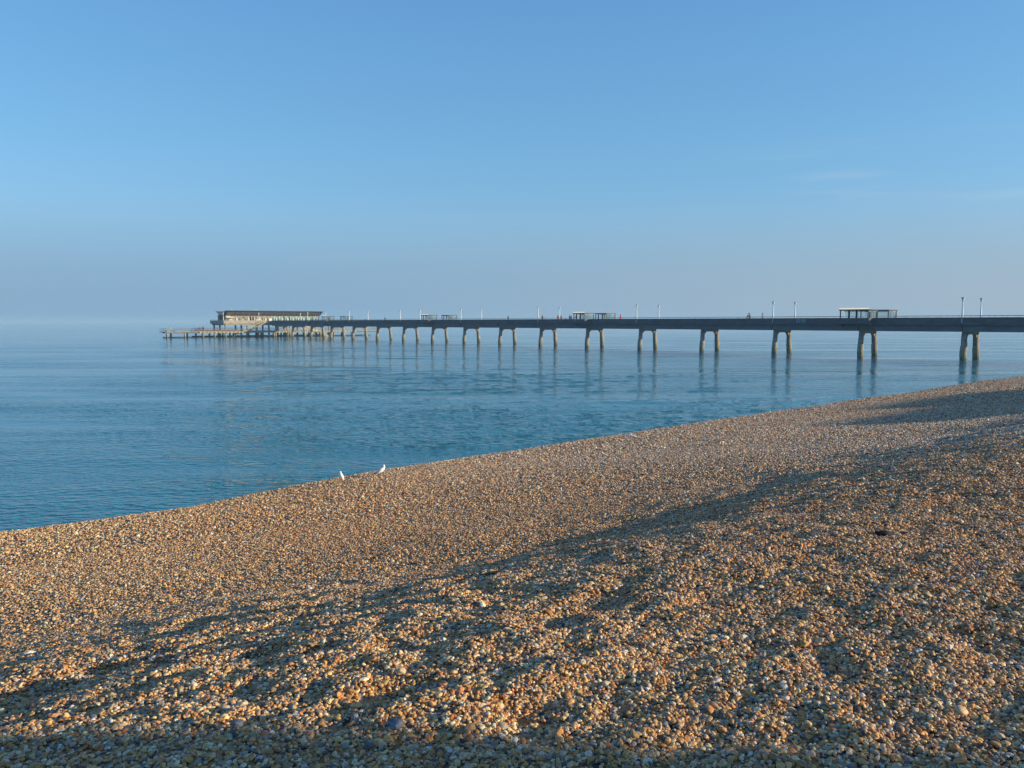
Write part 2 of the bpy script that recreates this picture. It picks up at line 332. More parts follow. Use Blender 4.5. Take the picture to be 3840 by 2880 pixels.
# orientation: l x s is left-handed, so flip to keep normals up
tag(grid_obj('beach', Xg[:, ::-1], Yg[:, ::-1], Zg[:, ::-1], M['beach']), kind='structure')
def sea():
    rr = [6.0]
    while rr[-1] < 11000: rr.append(rr[-1] + max(.11, .0068*rr[-1]))
    th = np.concatenate([np.linspace(-44, 46, 820), np.linspace(46, 316, 100)[1:]]); th = R(1)*th
    Rg, Tg = np.meshgrid(np.array(rr), th, indexing='ij'); X = Rg*np.sin(Tg); Y = Rg*np.cos(Tg)
    def rot(a): c, q = math.cos(a), math.sin(a); return X*c-Y*q, X*q+Y*c
    fade = lambda wl: np.clip(wl/(.0068*Rg*2.2)-.6, 0, 1)
    x1, y1 = rot(R(-14)); x2, y2 = rot(R(-5)); x3, y3 = rot(R(12)); 
    pt = np.clip(fbm(x2*.010, y2*.045, 301, 3)*2.6+.55, .1, 1.2)
    h = fbm(x2*.045, y2*.19, 311, 2)*.10*fade(5) + pt*(fbm(x1*.22, y1*.62, 321, 2)*.07*fade(1.6) + fbm(x3*.55, y3*1.25, 331, 2)*.044*fade(.8) + fbm(x1*1.2, y1*2.6, 341, 2)*.024*fade(.4))
    h[:, 0] = h[:, -1]
    return grid_obj('sea', X[:, ::-1], Y[:, ::-1], h[:, ::-1], M['water'])
tag(sea(), kind='structure')

# promenade behind the beach
def box_ls(name, l0, l1, s0, s1, z0, z1, m):
    k = MB(); c = [xy(l0,s0), xy(l1,s0), xy(l1,s1), xy(l0,s1)]
    k.add([(a,b,z0) for a,b in c] + [(a,b,z1) for a,b in c], [(0,3,2,1),(4,5,6,7),(0,1,5,4),(1,2,6,5),(2,3,7,6),(3,0,4,7)])
    return k.build(name, m)
tag(box_ls('promenade', -300, 600, -80, -13.5, 3.5, 5.25, mat('promenade_paving', (.22,.21,.20), .9, var=.1)), kind='structure')
tag(box_ls('land', -3000, 3000, -3000, -79.9, 3.0, 5.2, mat('inland_ground', (.08,.10,.05), .95, var=.2, scale=.05)), kind='structure')

# ------------------------------------------------------------------ the shingle
def shingle():
    pts = []; 
    # polar bands round the camera, thinning outwards; stones grow a little where thinned
    bands = [(0,2.2,1500,1.0),(2.2,5,5800,.78),(5,9,4200,.86),(9,15,1500,1.05),(15,24,560,1.5),(24,40,210,2.0),(40,75,70,2.6)]
    allx=[];ally=[];allk=[]
    for r0,r1,den,k in bands:
        a0, a1 = R(-50), R(50)
        if r1 <= 9: a0, a1 = R(-72), R(72)
        if r1 <= 2.3: a0, a1 = R(-180), R(180)
        area = (r1*r1-r0*r0)*(a1-a0)/2; n = int(area*den)
        r = np.sqrt(RNG.uniform(r0*r0, r1*r1, n)); a = RNG.uniform(a0, a1, n)
        allx.append(r*np.sin(a)); ally.append(r*np.cos(a)); allk.append(np.full(n, k))
    x = np.concatenate(allx); y = np.concatenate(ally); k = np.concatenate(allk)
    l, s = ls(x, y); keep = (s < 23.2) & (s > -3); x,y,k,l,s = x[keep],y[keep],k[keep],l[keep],s[keep]
    n = len(x)
    size = np.exp(RNG.normal(0, .30, n))*.0117*k*np.where(s > 8.5, .9, 1.0)          # half length
    big = RNG.random(n) < .005; size[big] *= RNG.uniform(1.3, 1.9, big.sum()); size = np.clip(size, .006, .034*np.maximum(1, k*.8))
    z = ground(l, s) + size*.18 + RNG.uniform(-.35, .75, n)*.014*k
    sc = np.stack([size, size*RNG.uniform(.62, .95, n), size*RNG.uniform(.38, .70, n)], -1)
    rot = np.stack([RNG.normal(0, .38, n), RNG.normal(0, .38, n), RNG.uniform(0, 6.28, n)], -1)
    ci = RNG.choice(12, n, p=PEB_W)
    # the stones are redder towards the landward right, sandier on the seaward bank
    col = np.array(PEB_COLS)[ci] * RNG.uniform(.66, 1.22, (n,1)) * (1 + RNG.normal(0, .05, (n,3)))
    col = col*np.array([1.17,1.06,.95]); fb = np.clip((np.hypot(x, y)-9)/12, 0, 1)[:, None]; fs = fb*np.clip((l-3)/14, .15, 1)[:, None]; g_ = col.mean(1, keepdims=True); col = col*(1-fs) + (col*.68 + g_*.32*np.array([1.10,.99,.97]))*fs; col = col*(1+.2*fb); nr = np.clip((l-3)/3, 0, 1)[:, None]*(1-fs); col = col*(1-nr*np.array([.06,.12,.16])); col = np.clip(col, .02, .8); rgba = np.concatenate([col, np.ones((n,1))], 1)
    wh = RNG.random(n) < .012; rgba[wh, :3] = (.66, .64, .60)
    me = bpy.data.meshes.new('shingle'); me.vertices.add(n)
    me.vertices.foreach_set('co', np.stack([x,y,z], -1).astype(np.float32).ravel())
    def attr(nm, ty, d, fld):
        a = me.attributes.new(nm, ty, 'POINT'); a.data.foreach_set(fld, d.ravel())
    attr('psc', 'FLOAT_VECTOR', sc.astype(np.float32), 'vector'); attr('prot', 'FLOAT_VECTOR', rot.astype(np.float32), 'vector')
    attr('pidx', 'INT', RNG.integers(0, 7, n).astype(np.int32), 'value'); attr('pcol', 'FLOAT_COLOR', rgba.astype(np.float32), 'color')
    o = bpy.data.objects.new('shingle', me); COL.objects.link(o); me.materials.append(M['pebble'])
    tag(o, 'tan, brown and grey pebbles covering the whole beach', 'pebbles', kind='stuff')
    g = bpy.data.node_groups.new('shingle_nodes', 'GeometryNodeTree')
    g.interface.new_socket('Geometry', in_out='INPUT', socket_type='NodeSocketGeometry'); g.interface.new_socket('Geometry', in_out='OUTPUT', socket_type='NodeSocketGeometry')
    N = g.nodes; L = g.links; gi = N.new('NodeGroupInput'); go = N.new('NodeGroupOutput')
    join = N.new('GeometryNodeJoinGeometry')
    shapes = [(1,1,1,.18),(1.05,.95,.9,.30),(.95,1.1,1,.42),(1.1,.9,1.1,.5),(1,1,.8,.25),(.9,1,1.15,.6),(1.1,1,.9,.36)]
    for i,(a,b,c,st) in enumerate(shapes):
        ic = N.new('GeometryNodeMeshIcoSphere'); ic.inputs['Subdivisions'].default_value = 3
        pos = N.new('GeometryNodeInputPosition'); no = N.new('ShaderNodeTexNoise'); no.inputs['Scale'].default_value = .75 + .12*i; no.inputs['Detail'].default_value = 1
        ad = N.new('ShaderNodeVectorMath'); ad.operation = 'ADD'; ad.inputs[1].default_value = (i*7.3, i*3.1, i*5.7); L.new(pos.outputs[0], ad.inputs[0]); L.new(ad.outputs[0], no.inputs['Vector'])
        sb = N.new('ShaderNodeVectorMath'); sb.operation = 'SUBTRACT'; sb.inputs[1].default_value = (.5,.5,.5); L.new(no.outputs['Color'], sb.inputs[0])
        ml = N.new('ShaderNodeVectorMath'); ml.operation = 'SCALE'; ml.inputs['Scale'].default_value = st*2.2; L.new(sb.outputs[0], ml.inputs[0])
        sp = N.new('GeometryNodeSetPosition'); L.new(ic.outputs['Mesh'], sp.inputs['Geometry']); L.new(ml.outputs[0], sp.inputs['Offset'])
        tr = N.new('GeometryNodeTransform'); tr.inputs['Scale'].default_value = (a,b,c); L.new(sp.outputs[0], tr.inputs['Geometry'])
        sm = N.new('GeometryNodeSetShadeSmooth'); L.new(tr.outputs[0], sm.inputs['Geometry'])
        mt = N.new('GeometryNodeSetMaterial'); mt.inputs['Material'].default_value = M['pebble']; L.new(sm.outputs[0], mt.inputs['Geometry'])
        ti = N.new('GeometryNodeGeometryToInstance'); L.new(mt.outputs[0], ti.inputs[0]); L.new(ti.outputs[0], join.inputs[0])
    def na(nm, ty):
        x_ = N.new('GeometryNodeInputNamedAttribute'); x_.data_type = ty; x_.inputs['Name'].default_value = nm; return x_.outputs['Attribute']
    m2p = N.new('GeometryNodeMeshToPoints'); L.new(gi.outputs[0], m2p.inputs['Mesh'])
    ip = N.new('GeometryNodeInstanceOnPoints'); ip.inputs['Pick Instance'].default_value = True
    L.new(m2p.outputs[0], ip.inputs['Points']); L.new(join.outputs[0], ip.inputs['Instance'])
    L.new(na('pidx','INT'), ip.inputs['Instance Index'])
    e2r = N.new('FunctionNodeEulerToRotation'); L.new(na('prot','FLOAT_VECTOR'), e2r.inputs[0]); L.new(e2r.outputs[0], ip.inputs['Rotation'])
    L.new(na('psc','FLOAT_VECTOR'), ip.inputs['Scale']); L.new(ip.outputs[0], go.inputs[0])
    md = o.modifiers.new('shingle', 'NODES'); md.node_group = g
    print('pebbles', n)
shingle()

# ------------------------------------------------------------------ the pier
TOP, DECK, SLAB, SOFF, HW = 6.6, 5.85, 5.55, 4.42, 3.75
CPX = [3636,3252,2931,2660,2428,2229,2055,1903,1768,1649,1540,1441,1350,1267,1192,1122,1058]
def t_at(px, e=0):
    u = (px-1920)/2900; p = P1 + EE*e; return (p[0]-u*p[1])/(u*D[1]-D[0])
def e_at(px, t):
    u = (px-1920)/2900; p = P1 + D*t; return (u*p[1]-p[0])/(EE[0]-u*EE[1])
TT = [t_at(p) for p in CPX]; TT = [-51.0, -34.2, -17.0] + TT
pier = empty('pier', (P1[0], P1[1], 0), PROT, label='long grey concrete pier on paired legs running out over the calm sea', cat='pier')
TE = TT[-1] + 2.0          # where the stem meets the head
T0 = -66.0
# local frame: x seaward, y towards the camera side
k = MB(); k.box(T0, TE, -HW+.02, HW-.02, SLAB+.02, DECK); k.build('deck', mat('deck_planks', (.28,.24,.2), .85, var=.2), pier)
# lower main beams, one per span, a joint at each trestle
edges = [T0] + TT[:-1] + [TE]
for sy in (1, -1):
    for a, b in zip(edges[:-1], edges[1:]):
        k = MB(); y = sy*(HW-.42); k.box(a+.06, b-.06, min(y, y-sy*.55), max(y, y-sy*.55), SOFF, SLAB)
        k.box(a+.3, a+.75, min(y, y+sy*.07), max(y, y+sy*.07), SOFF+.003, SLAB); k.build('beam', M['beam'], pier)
SH = [(4, 'near'), (8, 'mid'), (12, 'far'), (16, 'outer')]; SHT = [TT[4], TT[8], TT[12], TT[16]]
BAYS = [2.55, 1.9, 1.9, 1.9]; BAYO = 5.3
for sy in (1, -1):
    segs = []; x = T0
    for t, BAYL in zip(SHT, BAYS): segs.append((x, t-BAYL)); x = t+BAYL
    segs.append((x, TE))
    for a, b in segs:
        k = MB(); n = max(1, int((b-a)/5.5)); st = (b-a)/n
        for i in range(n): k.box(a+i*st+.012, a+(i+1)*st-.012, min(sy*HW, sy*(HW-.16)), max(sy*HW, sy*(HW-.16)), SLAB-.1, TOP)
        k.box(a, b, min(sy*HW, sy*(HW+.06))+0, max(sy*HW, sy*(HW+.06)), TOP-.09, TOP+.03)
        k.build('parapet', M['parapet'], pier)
        r = MB(); y = sy*(HW-.08); zt = TOP+.30; r.tube([(a,y,zt),(b,y,zt)], .028, 6)
        m_ = int((b-a)/1.7)
        for i in range(m_+1): xx = a+.1+(b-a-.2)*i/max(1,m_); r.box(xx-.022, xx+.022, y-.022, y+.022, TOP+.031, zt)
        r.build('handrail', M['rail'], pier)
    for t, BAYL in zip(SHT, BAYS):
        q = MB(); yo = sy*BAYO
        q.prism([(sy*(HW-.16), SLAB+.1), (sy*(HW-.16), SLAB-.55), (yo, SLAB+.1)], 'x', t-BAYL, t-BAYL+.14)
        q.prism([(sy*(HW-.16), SLAB+.1), (sy*(HW-.16), SLAB-.55), (yo, SLAB+.1)], 'x', t+BAYL-.14, t+BAYL)
        q.box(t-BAYL, t+BAYL, min(sy*(HW-.16), yo), max(sy*(HW-.16), yo), SLAB+.1, DECK-.004)
        q.box(t-BAYL, t+BAYL, min(yo, yo-sy*.15), max(yo, yo-sy*.15), DECK-.003, TOP)
        q.box(t-BAYL, t-BAYL+.15, min(sy*HW, yo-sy*.151), max(sy*HW, yo-sy*.151), DECK-.003, TOP)
        q.box(t+BAYL-.15, t+BAYL, min(sy*HW, yo-sy*.151), max(sy*HW, yo-sy*.151), DECK-.003, TOP)
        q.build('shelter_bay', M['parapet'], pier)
def trestle(par, t, bend=0, zb=-3.0):
    r_ = MB(); r_.prism([(-2.0, SOFF-.42), (2.0, SOFF-.42), (2.1, SOFF-.003), (-2.1, SOFF-.003)], 'x', t-.36, t+.36)
    for s_ in (1,-1): r_.prism([(s_*2.1, SOFF-.42), (s_*1.35, SOFF-.421), (s_*2.1, SOFF-1.05)], 'x', t-.24, t+.24)
    o = r_.build('trestle', M['pile'], par)
    for s_ in (1, -1):
        q = MB(); j = random.uniform(-.05, .05)
        zz = [SOFF-.002, 3.2, 2.2+j*6, 1.9+j*6, .9, 0, -2.4]
        yy = [2.28, 2.36, 2.46, 2.50, 2.60, 2.62, 2.7]; rr = [.42, .42, .45, .50, .50, .47, .5]
        q.tube([(t+random.uniform(-.04,.04), s_*a, z) for a, z in zip(yy, zz)], rr, 12, rot=R(15)); q.build('leg', M['pile'], o, smooth=False)
    return o
for i, t in enumerate(TT): trestle(pier, t)

# painted marks on the near parapet
fp = mat('faded_paint', (.42,.46,.5), .8, var=.3, scale=4)
for di, ch_ in enumerate('3358'):
    cu = bpy.data.curves.new('digit', 'FONT'); cu.body = ch_; cu.size = .82; cu.extrude = .006; cu.offset = .02
    to = bpy.data.objects.new('tmp', cu); COL.objects.link(to); bpy.context.view_layer.update()
    me = bpy.data.meshes.new_from_object(to.evaluated_get(bpy.context.evaluated_depsgraph_get())); bpy.data.objects.remove(to)
    me.materials.append(fp); o = bpy.data.objects.new('painted_digit', me); COL.objects.link(o); o.parent = pier
    o.rotation_euler = (R(90), 0, R(180)); o.location = (t_at(2981+9*di, -HW), HW+.012, TOP-.72)

# ------------------------------------------------------------------ the head: upper deck, part of the pier
HF = TT[-1] + 1.2; HD = 15.0; HE = 23.2
k = MB(); k.box(HF, HF+HD, -HE, HE, SLAB, DECK); k.build('head_deck', M['concrete'], pier)
k = MB()
k.box(HF-.16, HF-.002, -HE, -HW-.08, SLAB-.28, TOP); k.box(HF-.16, HF-.002, HW+.08, HE, SLAB-.28, TOP)
k.box(HF, HF+HD, HE+.002, HE+.18, SLAB-.28, TOP); k.box(HF, HF+HD, -HE-.18, -HE-.002, SLAB-.28, TOP); k.box(HF+HD, HF+HD+.16, -HE, HE, SLAB-.28, TOP)
k.build('head_parapet', M['concrete'], pier)
k = MB()
for x in (HF+.7, HF+7, HF+13.4): MB().box(x-.3, x+.3, -HE+.1, HE-.1, SLAB-.85, SLAB-.003).build('head_beam', M['concrete'], pier)
for sy in (1,-1): MB().box(HF, HF+HD, sy*(HE-.9)-.2, sy*(HE-.9)+.2, SLAB-.849, SLAB-.004).build('head_beam', M['concrete'], pier)
for x in (HF+.7, HF+7, HF+13.4):
    for y in (-22.3,-13.6,-4.6,4.6,13.6,22.3):
        q = MB(); q.tube([(x,y,SLAB-.85),(x,y,1.2),(x,y,-2.5)], [.36,.36,.42], 12); q.build('head_column', M['pile'], pier)
r = MB(); 
for y in np.arange(-HE, HE+.1, 2.9): r.box(HF+HD+.05,HF+HD+.1, y-.02,y+.02, TOP, TOP+.3)
r.tube([(HF+HD+.08,-HE,TOP+.3),(HF+HD+.08,HE,TOP+.3)], .03, 6)
for sy in (1,-1):
    y = sy*(HE+.09); r.tube([(HF,y,TOP+.3),(HF+HD,y,TOP+.3)], .03, 6)
    for x in np.arange(HF, HF+HD+.1, 1.8): r.box(x-.02,x+.02,y-.02,y+.02,TOP,TOP+.3)
r.build('handrail', M['rail'], pier)

# stairs down each side of the stem, parts of the pier
def flight(sy):
    y = lambda e: sy*e; x0, x1 = HF-1.9, HF-.3
    st = MB(); rl = MB()
    pr = [(7.0, 6.0), (13.8, 2.75), (15.6, 2.72), (21.0, -.1)]
    for xx in (x0, x1-.12):
        for (a,za),(b,zb) in zip(pr[:-1], pr[1:]):
            st.prism([(y(a),za+.05),(y(b),zb+.05),(y(b),zb-.42),(y(a),za-.42)], 'x', xx, xx+.12)
    for (a,za),(b,zb) in ((pr[0],pr[1]),(pr[2],pr[3])):
        n = 17 if a < 10 else 13
        for i in range(n):
            f = (i+.5)/n; e_ = a+(b-a)*f; z = za+(zb-za)*f; st.box(x0+.12, x1-.12, min(y(e_-.19),y(e_+.19)), max(y(e_-.19),y(e_+.19)), z-.05, z+.03)
    st.box(x0+.12, x1-.12, min(y(13.7),y(15.7)), max(y(13.7),y(15.7)), 2.62, 2.77)
    s_o = st.build('staircase', M['stair'], pier)
    for hgt in (.5, 1.05):
        for xx in (x0+.06, x1-.06): rl.tube([(xx, y(a), z+hgt) for a, z in pr[:3]], .055, 6)
    for e_, z in [(7.0,6.0),(9.3,4.9),(11.5,3.85),(13.8,2.8),(15.6,2.75)]:
        for xx in (x0+.06, x1-.06): rl.box(xx-.035, xx+.035, y(e_)-.035, y(e_)+.035, z, z+1.05)
    rl.build('stair_rail', M['stairrail'], s_o)
    sp = MB(); sp.tube([(x0+.8, y(14.6), 2.6), (x0+.8, y(14.6), -2.5)], .2, 8); sp.build('stair_post', M['pile'], s_o)
flight(1); flight(-1)

# ------------------------------------------------------------------ lower landing deck
LZ = 2.32
ld = empty('landing_deck', PW(HF, 0), PROT, label='low landing deck on stubby round piles beneath the pier head', cat='landing deck')
LF, LB, LW = -2.4, 21.0, 45.8     # front, back (central part), half width; wings are 7 m deep
k = MB(); k.box(LF, LF+7.5, -LW, LW, LZ-.28, LZ); k.box(LF+7.5, LB, -29, 29, LZ-.279, LZ-.004); k.build('deck_slab', M['concrete'], ld)
k = MB()
k.box(LF+.5, LF+.9, -LW+.8, LW-.8, LZ-.62, LZ-.283); k.box(LF+6.2, LF+6.6, -LW+.8, LW-.8, LZ-.62, LZ-.283); k.box(LB-1, LB-.6, -28.6, 28.6, LZ-.62, LZ-.283)
k.build('deck_beam', M['beam'], ld)
k = MB()
for y in np.arange(-33, 33.1, 1.5): k.box(LF-.22, LF-.003, y-.28, y+.28, LZ-.50, LZ-.03)
k.box(LF-.3, LF-.223, -33.5, 33.5, LZ-.16, LZ+.02); k.box(LF-.3, LF-.223, -33.5, 33.5, LZ-.62, LZ-.44); k.build('timber_fender', M['stair'], ld)
fr = [e_at(p, HF+LF+.7) for p in (629, 696, 764, 807, 848)] ; fr = fr + [-x for x in fr] + [-17, -10, 10, 17, -3.5, 3.5]
for e in fr:
    q = MB(); q.tube([(LF+.7, -e, LZ-.62), (LF+.7, -e, .6), (LF+.7, -e, -2.5)], [.40,.40,.44], 12); q.build('pile', M['pile'], ld)
for x, lst in ((LF+6.4, np.arange(-42, 42.1, 6.0)), (LB-.8, np.arange(-27.5, 27.6, 5.5)), (LF+14.5, np.arange(-27.5, 27.6, 11))):
    for e in lst:
        q = MB(); q.tube([(x, -e, LZ-.62), (x, -e, .6), (x, -e, -2.5)], [.36,.36,.40], 10); q.build('pile', M['pile'], ld)
k = MB(); k.box(LB+.0, LB+.25, -28.8, 28.8, .02, .35); k.box(LF+6.9, LF+7.15, -LW+1, LW-1, .02, .3); k.build('waling_beam', M['darkmetal'], ld)
def rails(par, x0, y0, x1, y1, z, n, m, hts=(.28,.52,.76,1.0,1.22), sp=2.0, mt=None):
    r = MB(); L_ = math.hypot(x1-x0, y1-y0); q = max(1, int(L_/sp))
    for h in hts: r.tube([(x0,y0,z+h),(x1,y1,z+h)], .024, 5)
    for i in range(q+1): f = i/q; xx = x0+(x1-x0)*f; yy = y0+(y1-y0)*f; r.box(xx-.03,xx+.03,yy-.03,yy+.03,z,z+hts[-1])
    r.build(n, m, par)
rails(ld, LF+.15, -LW+.2, LF+.15, -17, LZ, 'railing', M['rail'])
rails(ld, LF+.15, 17, LF+.15, LW-.2, LZ, 'railing', M['rail'])
rails(ld, LF+.15, -13, LF+.15, 13, LZ, 'railing', M['railwhite'])
for sy in (1,-1): rails(ld, LF+.15, sy*(LW-.2), LF+7.3, sy*(LW-.2), LZ, 'railing', M['rail'])
for sy in (1,-1): rails(ld, LF+7.3, sy*(LW-.2), LF+7.3, sy*29, LZ, 'railing', M['rail'])
rails(ld, LB-.15, -28.8, LB-.15, 28.8, LZ, 'railing', M['rail'])
for sy in (1,-1): rails(ld, LF+7.6, sy*28.8, LB-.2, sy*28.8, LZ, 'railing', M['rail'])
k = MB(); k.box(LF+2.6, LF+3.4, 17.5, 34, LZ, LZ+.55); k.build('bench', M['rust'], ld)

# ------------------------------------------------------------------ pier cafe
cf0 = HF + 5.5
cafe = empty('cafe_building', PW(cf0, 0, DECK), PROT, label='long low cafe with dark upswept roof on the pier head', cat='cafe')
eL = e_at(851, cf0); eR = e_at(1193, cf0+.1); CD = 7.0; WH = 2.65; RH = 4.55
yl, yr = -eL, -eR                    # local y: large = left in the photo
ysplit = -e_at(1022, cf0)
k = MB(); k.box(0, CD, ysplit, yl, 0, WH); k.build('wall', M['board'], cafe)
k = MB(); k.box(.05, CD, yr, ysplit-.003, 0, .35); k.box(.05, CD, yr, ysplit-.003, WH-.25, WH); k.box(CD-.2, CD, yr, ysplit-.003, .35, WH-.25); k.build('wall', M['railwhite'], cafe)
ny = 8; st = (ysplit-yr)/ny
for i in range(ny):
    a = yr+i*st; g = MB(); g.box(.08, .12, a+.22, a+st-.22, .36, WH-.26); wn0 = g.build('window', M['glass'], cafe)
    f = MB(); f.box(.02, .16, a-.02+.05, a+.17, .352, WH-.252); f.build('frame', M['railwhite'], wn0)
f = MB(); f.box(.1, CD-.2, yr-.0, yr+.12, .36, WH-.26); f.build('window', M['glass'], cafe)
k = MB(); yd = -e_at(948, cf0); k.box(-.03, -.002, yd-.9, yd+.9, 0, 2.3); dr = k.build('door', M['darkglass'], cafe)
k = MB(); k.box(-.06, -.031, yd-.1, yd+.35, .1, 2.25); k.build('door_panel', M['glass'], dr)
yd2 = -e_at(866, cf0); k = MB(); k.box(-1.5, -.003, yd2-.9, yd2+1.0, 0, 1.15); k.box(-1.6, -.003, yd2-1.2, yd2+2.0, 1.72, 2.2); k.build('kiosk_counter', M['board'], cafe)
# roof: thin shell whose cross-section sweeps up towards the shore
prof = [(-2.6, RH), (-1.7, RH-.25), (-.6, WH+1.0), (.3, WH+.45), (1.8, WH+.18), (4.0, WH+.30), (6.2, WH+1.0), (8.4, RH-.2)]
po = [(a, b+.14) for a, b in prof]
def prism_y(mb, poly, a, b): mb.prism(poly, 'y', a, b)
k = MB(); n = 26; y0, y1 = yr-1.3, yl+1.1; st = (y1-y0)/n
for i in range(n): prism_y(k, prof + po[::-1], y0+i*st+.006, y0+(i+1)*st-.006)
rf = k.build('roof', M['roofdark'], cafe)
k = MB()
for i in range(n+1):
    y = y0+i*st; 
    for (a,b),(c,d) in zip(prof[:4], prof[1:5]): k.bar((a,y,b-.08),(c,y,d-.08), .09, .2)
k.build('rafters', M['darkmetal'], rf)
k = MB(); k.box(-2.72, -2.58, y0, y1, RH-.05, RH+.2); k.build('eaves_board', M['darkmetal'], rf)
# louvred band between wall top and roof
k = MB()
for j in range(7): k.box(-1.9+.28*j, -1.86+.28*j, yr-.6, yl, WH-.0+ (6-j)*.26, WH+.27+(6-j)*.26)
k.build('louvre_band', M['roofdark'], cafe)
k = MB(); m_ = 15
for i in range(m_+1):
    y = yr + (yl-3.5-yr)*i/m_
    k.bar((-.35,y,0),(-1.2,y+.42,WH+.9),.17); k.bar((-.35,y,0),(-1.2,y-.42,WH+.9),.17)
k.build('strut', M['darkmetal'], cafe)
tower = MB(); yt = -e_at(836, cf0+4); tower.box(3.0, 5.2, yt-1.0, yt+1.2, 0, 2.9); tower.box(2.9, 5.3, yt-1.1, yt+1.3, 2.901, 3.02)
o = tower.build('stair_hut', M['darkmetal'], None); o.location = PW(cf0, 0, DECK); o.rotation_euler = (0,0,PROT); tag(o, 'square dark hut at the left end of the cafe on the pier head', 'hut')
# menu board and lifebuoy post at the head of the stairs
o = MB().box(-.1,.1,-.55,.55,0,1.0).box(-.16,-.1,-.45,.45,.1,.9).build('notice_board', M['white']); o.location = PW(HF-.9, e_at(1017, HF-.9), DECK+.55); o.rotation_euler = (0,0,PROT); tag(o, 'white notice board above the top of the yellowish stairs', 'notice board')
o = MB().box(-.5,.5,-.9,.9,0,.55).box(-.4,.4,-.8,.8,.55,.72).build('store_box', M['board']); o.location = PW(HF+.6, -9.2, DECK+.55); o.rotation_euler = (0,0,PROT); tag(o, 'pale storage box on the parapet at the head of the left stairs', 'box')

# ------------------------------------------------------------------ lamps
def make_lamp():
    r = empty('lamp_post', (0,0,0)); 
    MB().tube([(0,0,-.75),(0,0,.3),(0,0,2.45)], [.15,.13,.075], 10).build('pole', M['lamp'], r, True)
    MB().tube([(0,0,-.1),(0,0,.05)], [.17,.15], 10).build('collar', M['lamp'], r)
    h = MB().tube([(0,0,2.45),(0,0,2.6),(0,0,3.02)], [.085,.12,.23], 12).build('lantern', M['lamp'], r, False)
    MB().tube([(0,0,3.021),(0,0,3.06),(0,0,3.12)], [.25,.25,.10], 12).build('cap', M['lampcap'], h, False)
    return r
lamp0 = make_lamp(); first = True
side_name = {-1: 'near', 1: 'far'}
lamp_idx = [3, 5, 7, 9, 11, 13, 15, 17]       # list positions in TT (0..2 are shoreward of the frame)
where = {3: 'beside the trestle at the right edge of the photo', 5: 'just right of the painted marks' , 7: 'to the right of the red-coated walker', 9: 'above the trestle in the middle of the pier',
         11: 'between the middle shelters and the lone walker', 13: 'right of the far small shelters', 15: 'between the outer shelters', 17: 'near the glazed end of the cafe'}
names = {3: 'white lamp post of the pair nearest the shore, %s one',
         5: 'white lamp post by the painted marks on the parapet, %s one of the pair',
         7: 'white lamp post right of the person in a red jacket, %s one of the pair',
         9: 'white lamp post beside the group of walkers, %s one of the pair',
         11: 'white lamp post right of the open-sided shelter pair in mid pier, %s side of the deck',
         13: 'white lamp post left of the lone blue-clad walker, %s side of the deck',
         15: 'small white lamp post just shoreward of the outermost shelters, %s one',
         17: 'small white lamp post between cafe windows and outermost shelters, %s one'}
LPX = {3:(3602,3671),5:(2895,2977),7:(2385.5,2468),9:(2018,2097.6),11:(1729,1806),13:(1502.5,1577),15:(1312,1382),17:(1156.7,1224.5)}
names = {3:names[3],5:names[5],7:names[7],9:names[9],11:'white lamp post just shoreward of the third shelter pair, %s one',
         13:'white lamp post just seaward of the third shelter pair, %s one',15:names[15],17:names[17]}
for i in lamp_idx:
    for sy, sgn, px in ((1,-1,LPX[i][0]), (-1,1,LPX[i][1])):
        o = lamp0 if first else copy_tree(lamp0); first = False
        e = sgn*(HW-.12); t = t_at(px, e); o.location = PW(t, e, TOP); o.rotation_euler = (0,0,PROT)
        tag(o, names[i] % ('left' if sgn < 0 else 'right'), 'lamp post', 'lamp posts along the pier')
for px, lab, t in ((841,'white lamp post at the left corner of the cafe terrace', HF+.3), (974,'white lamp post in front of the cafe wall by the stair top', HF+.3), (1130,'white lamp post in front of the cafe windows', HF+.3), (1046,'short white lamp post rising over the cafe roof', HF+13)):
    o = copy_tree(lamp0); o.location = PW(t, e_at(px, t), TOP); o.rotation_euler = (0,0,PROT); tag(o, lab, 'lamp post', 'lamp posts on the pier head')

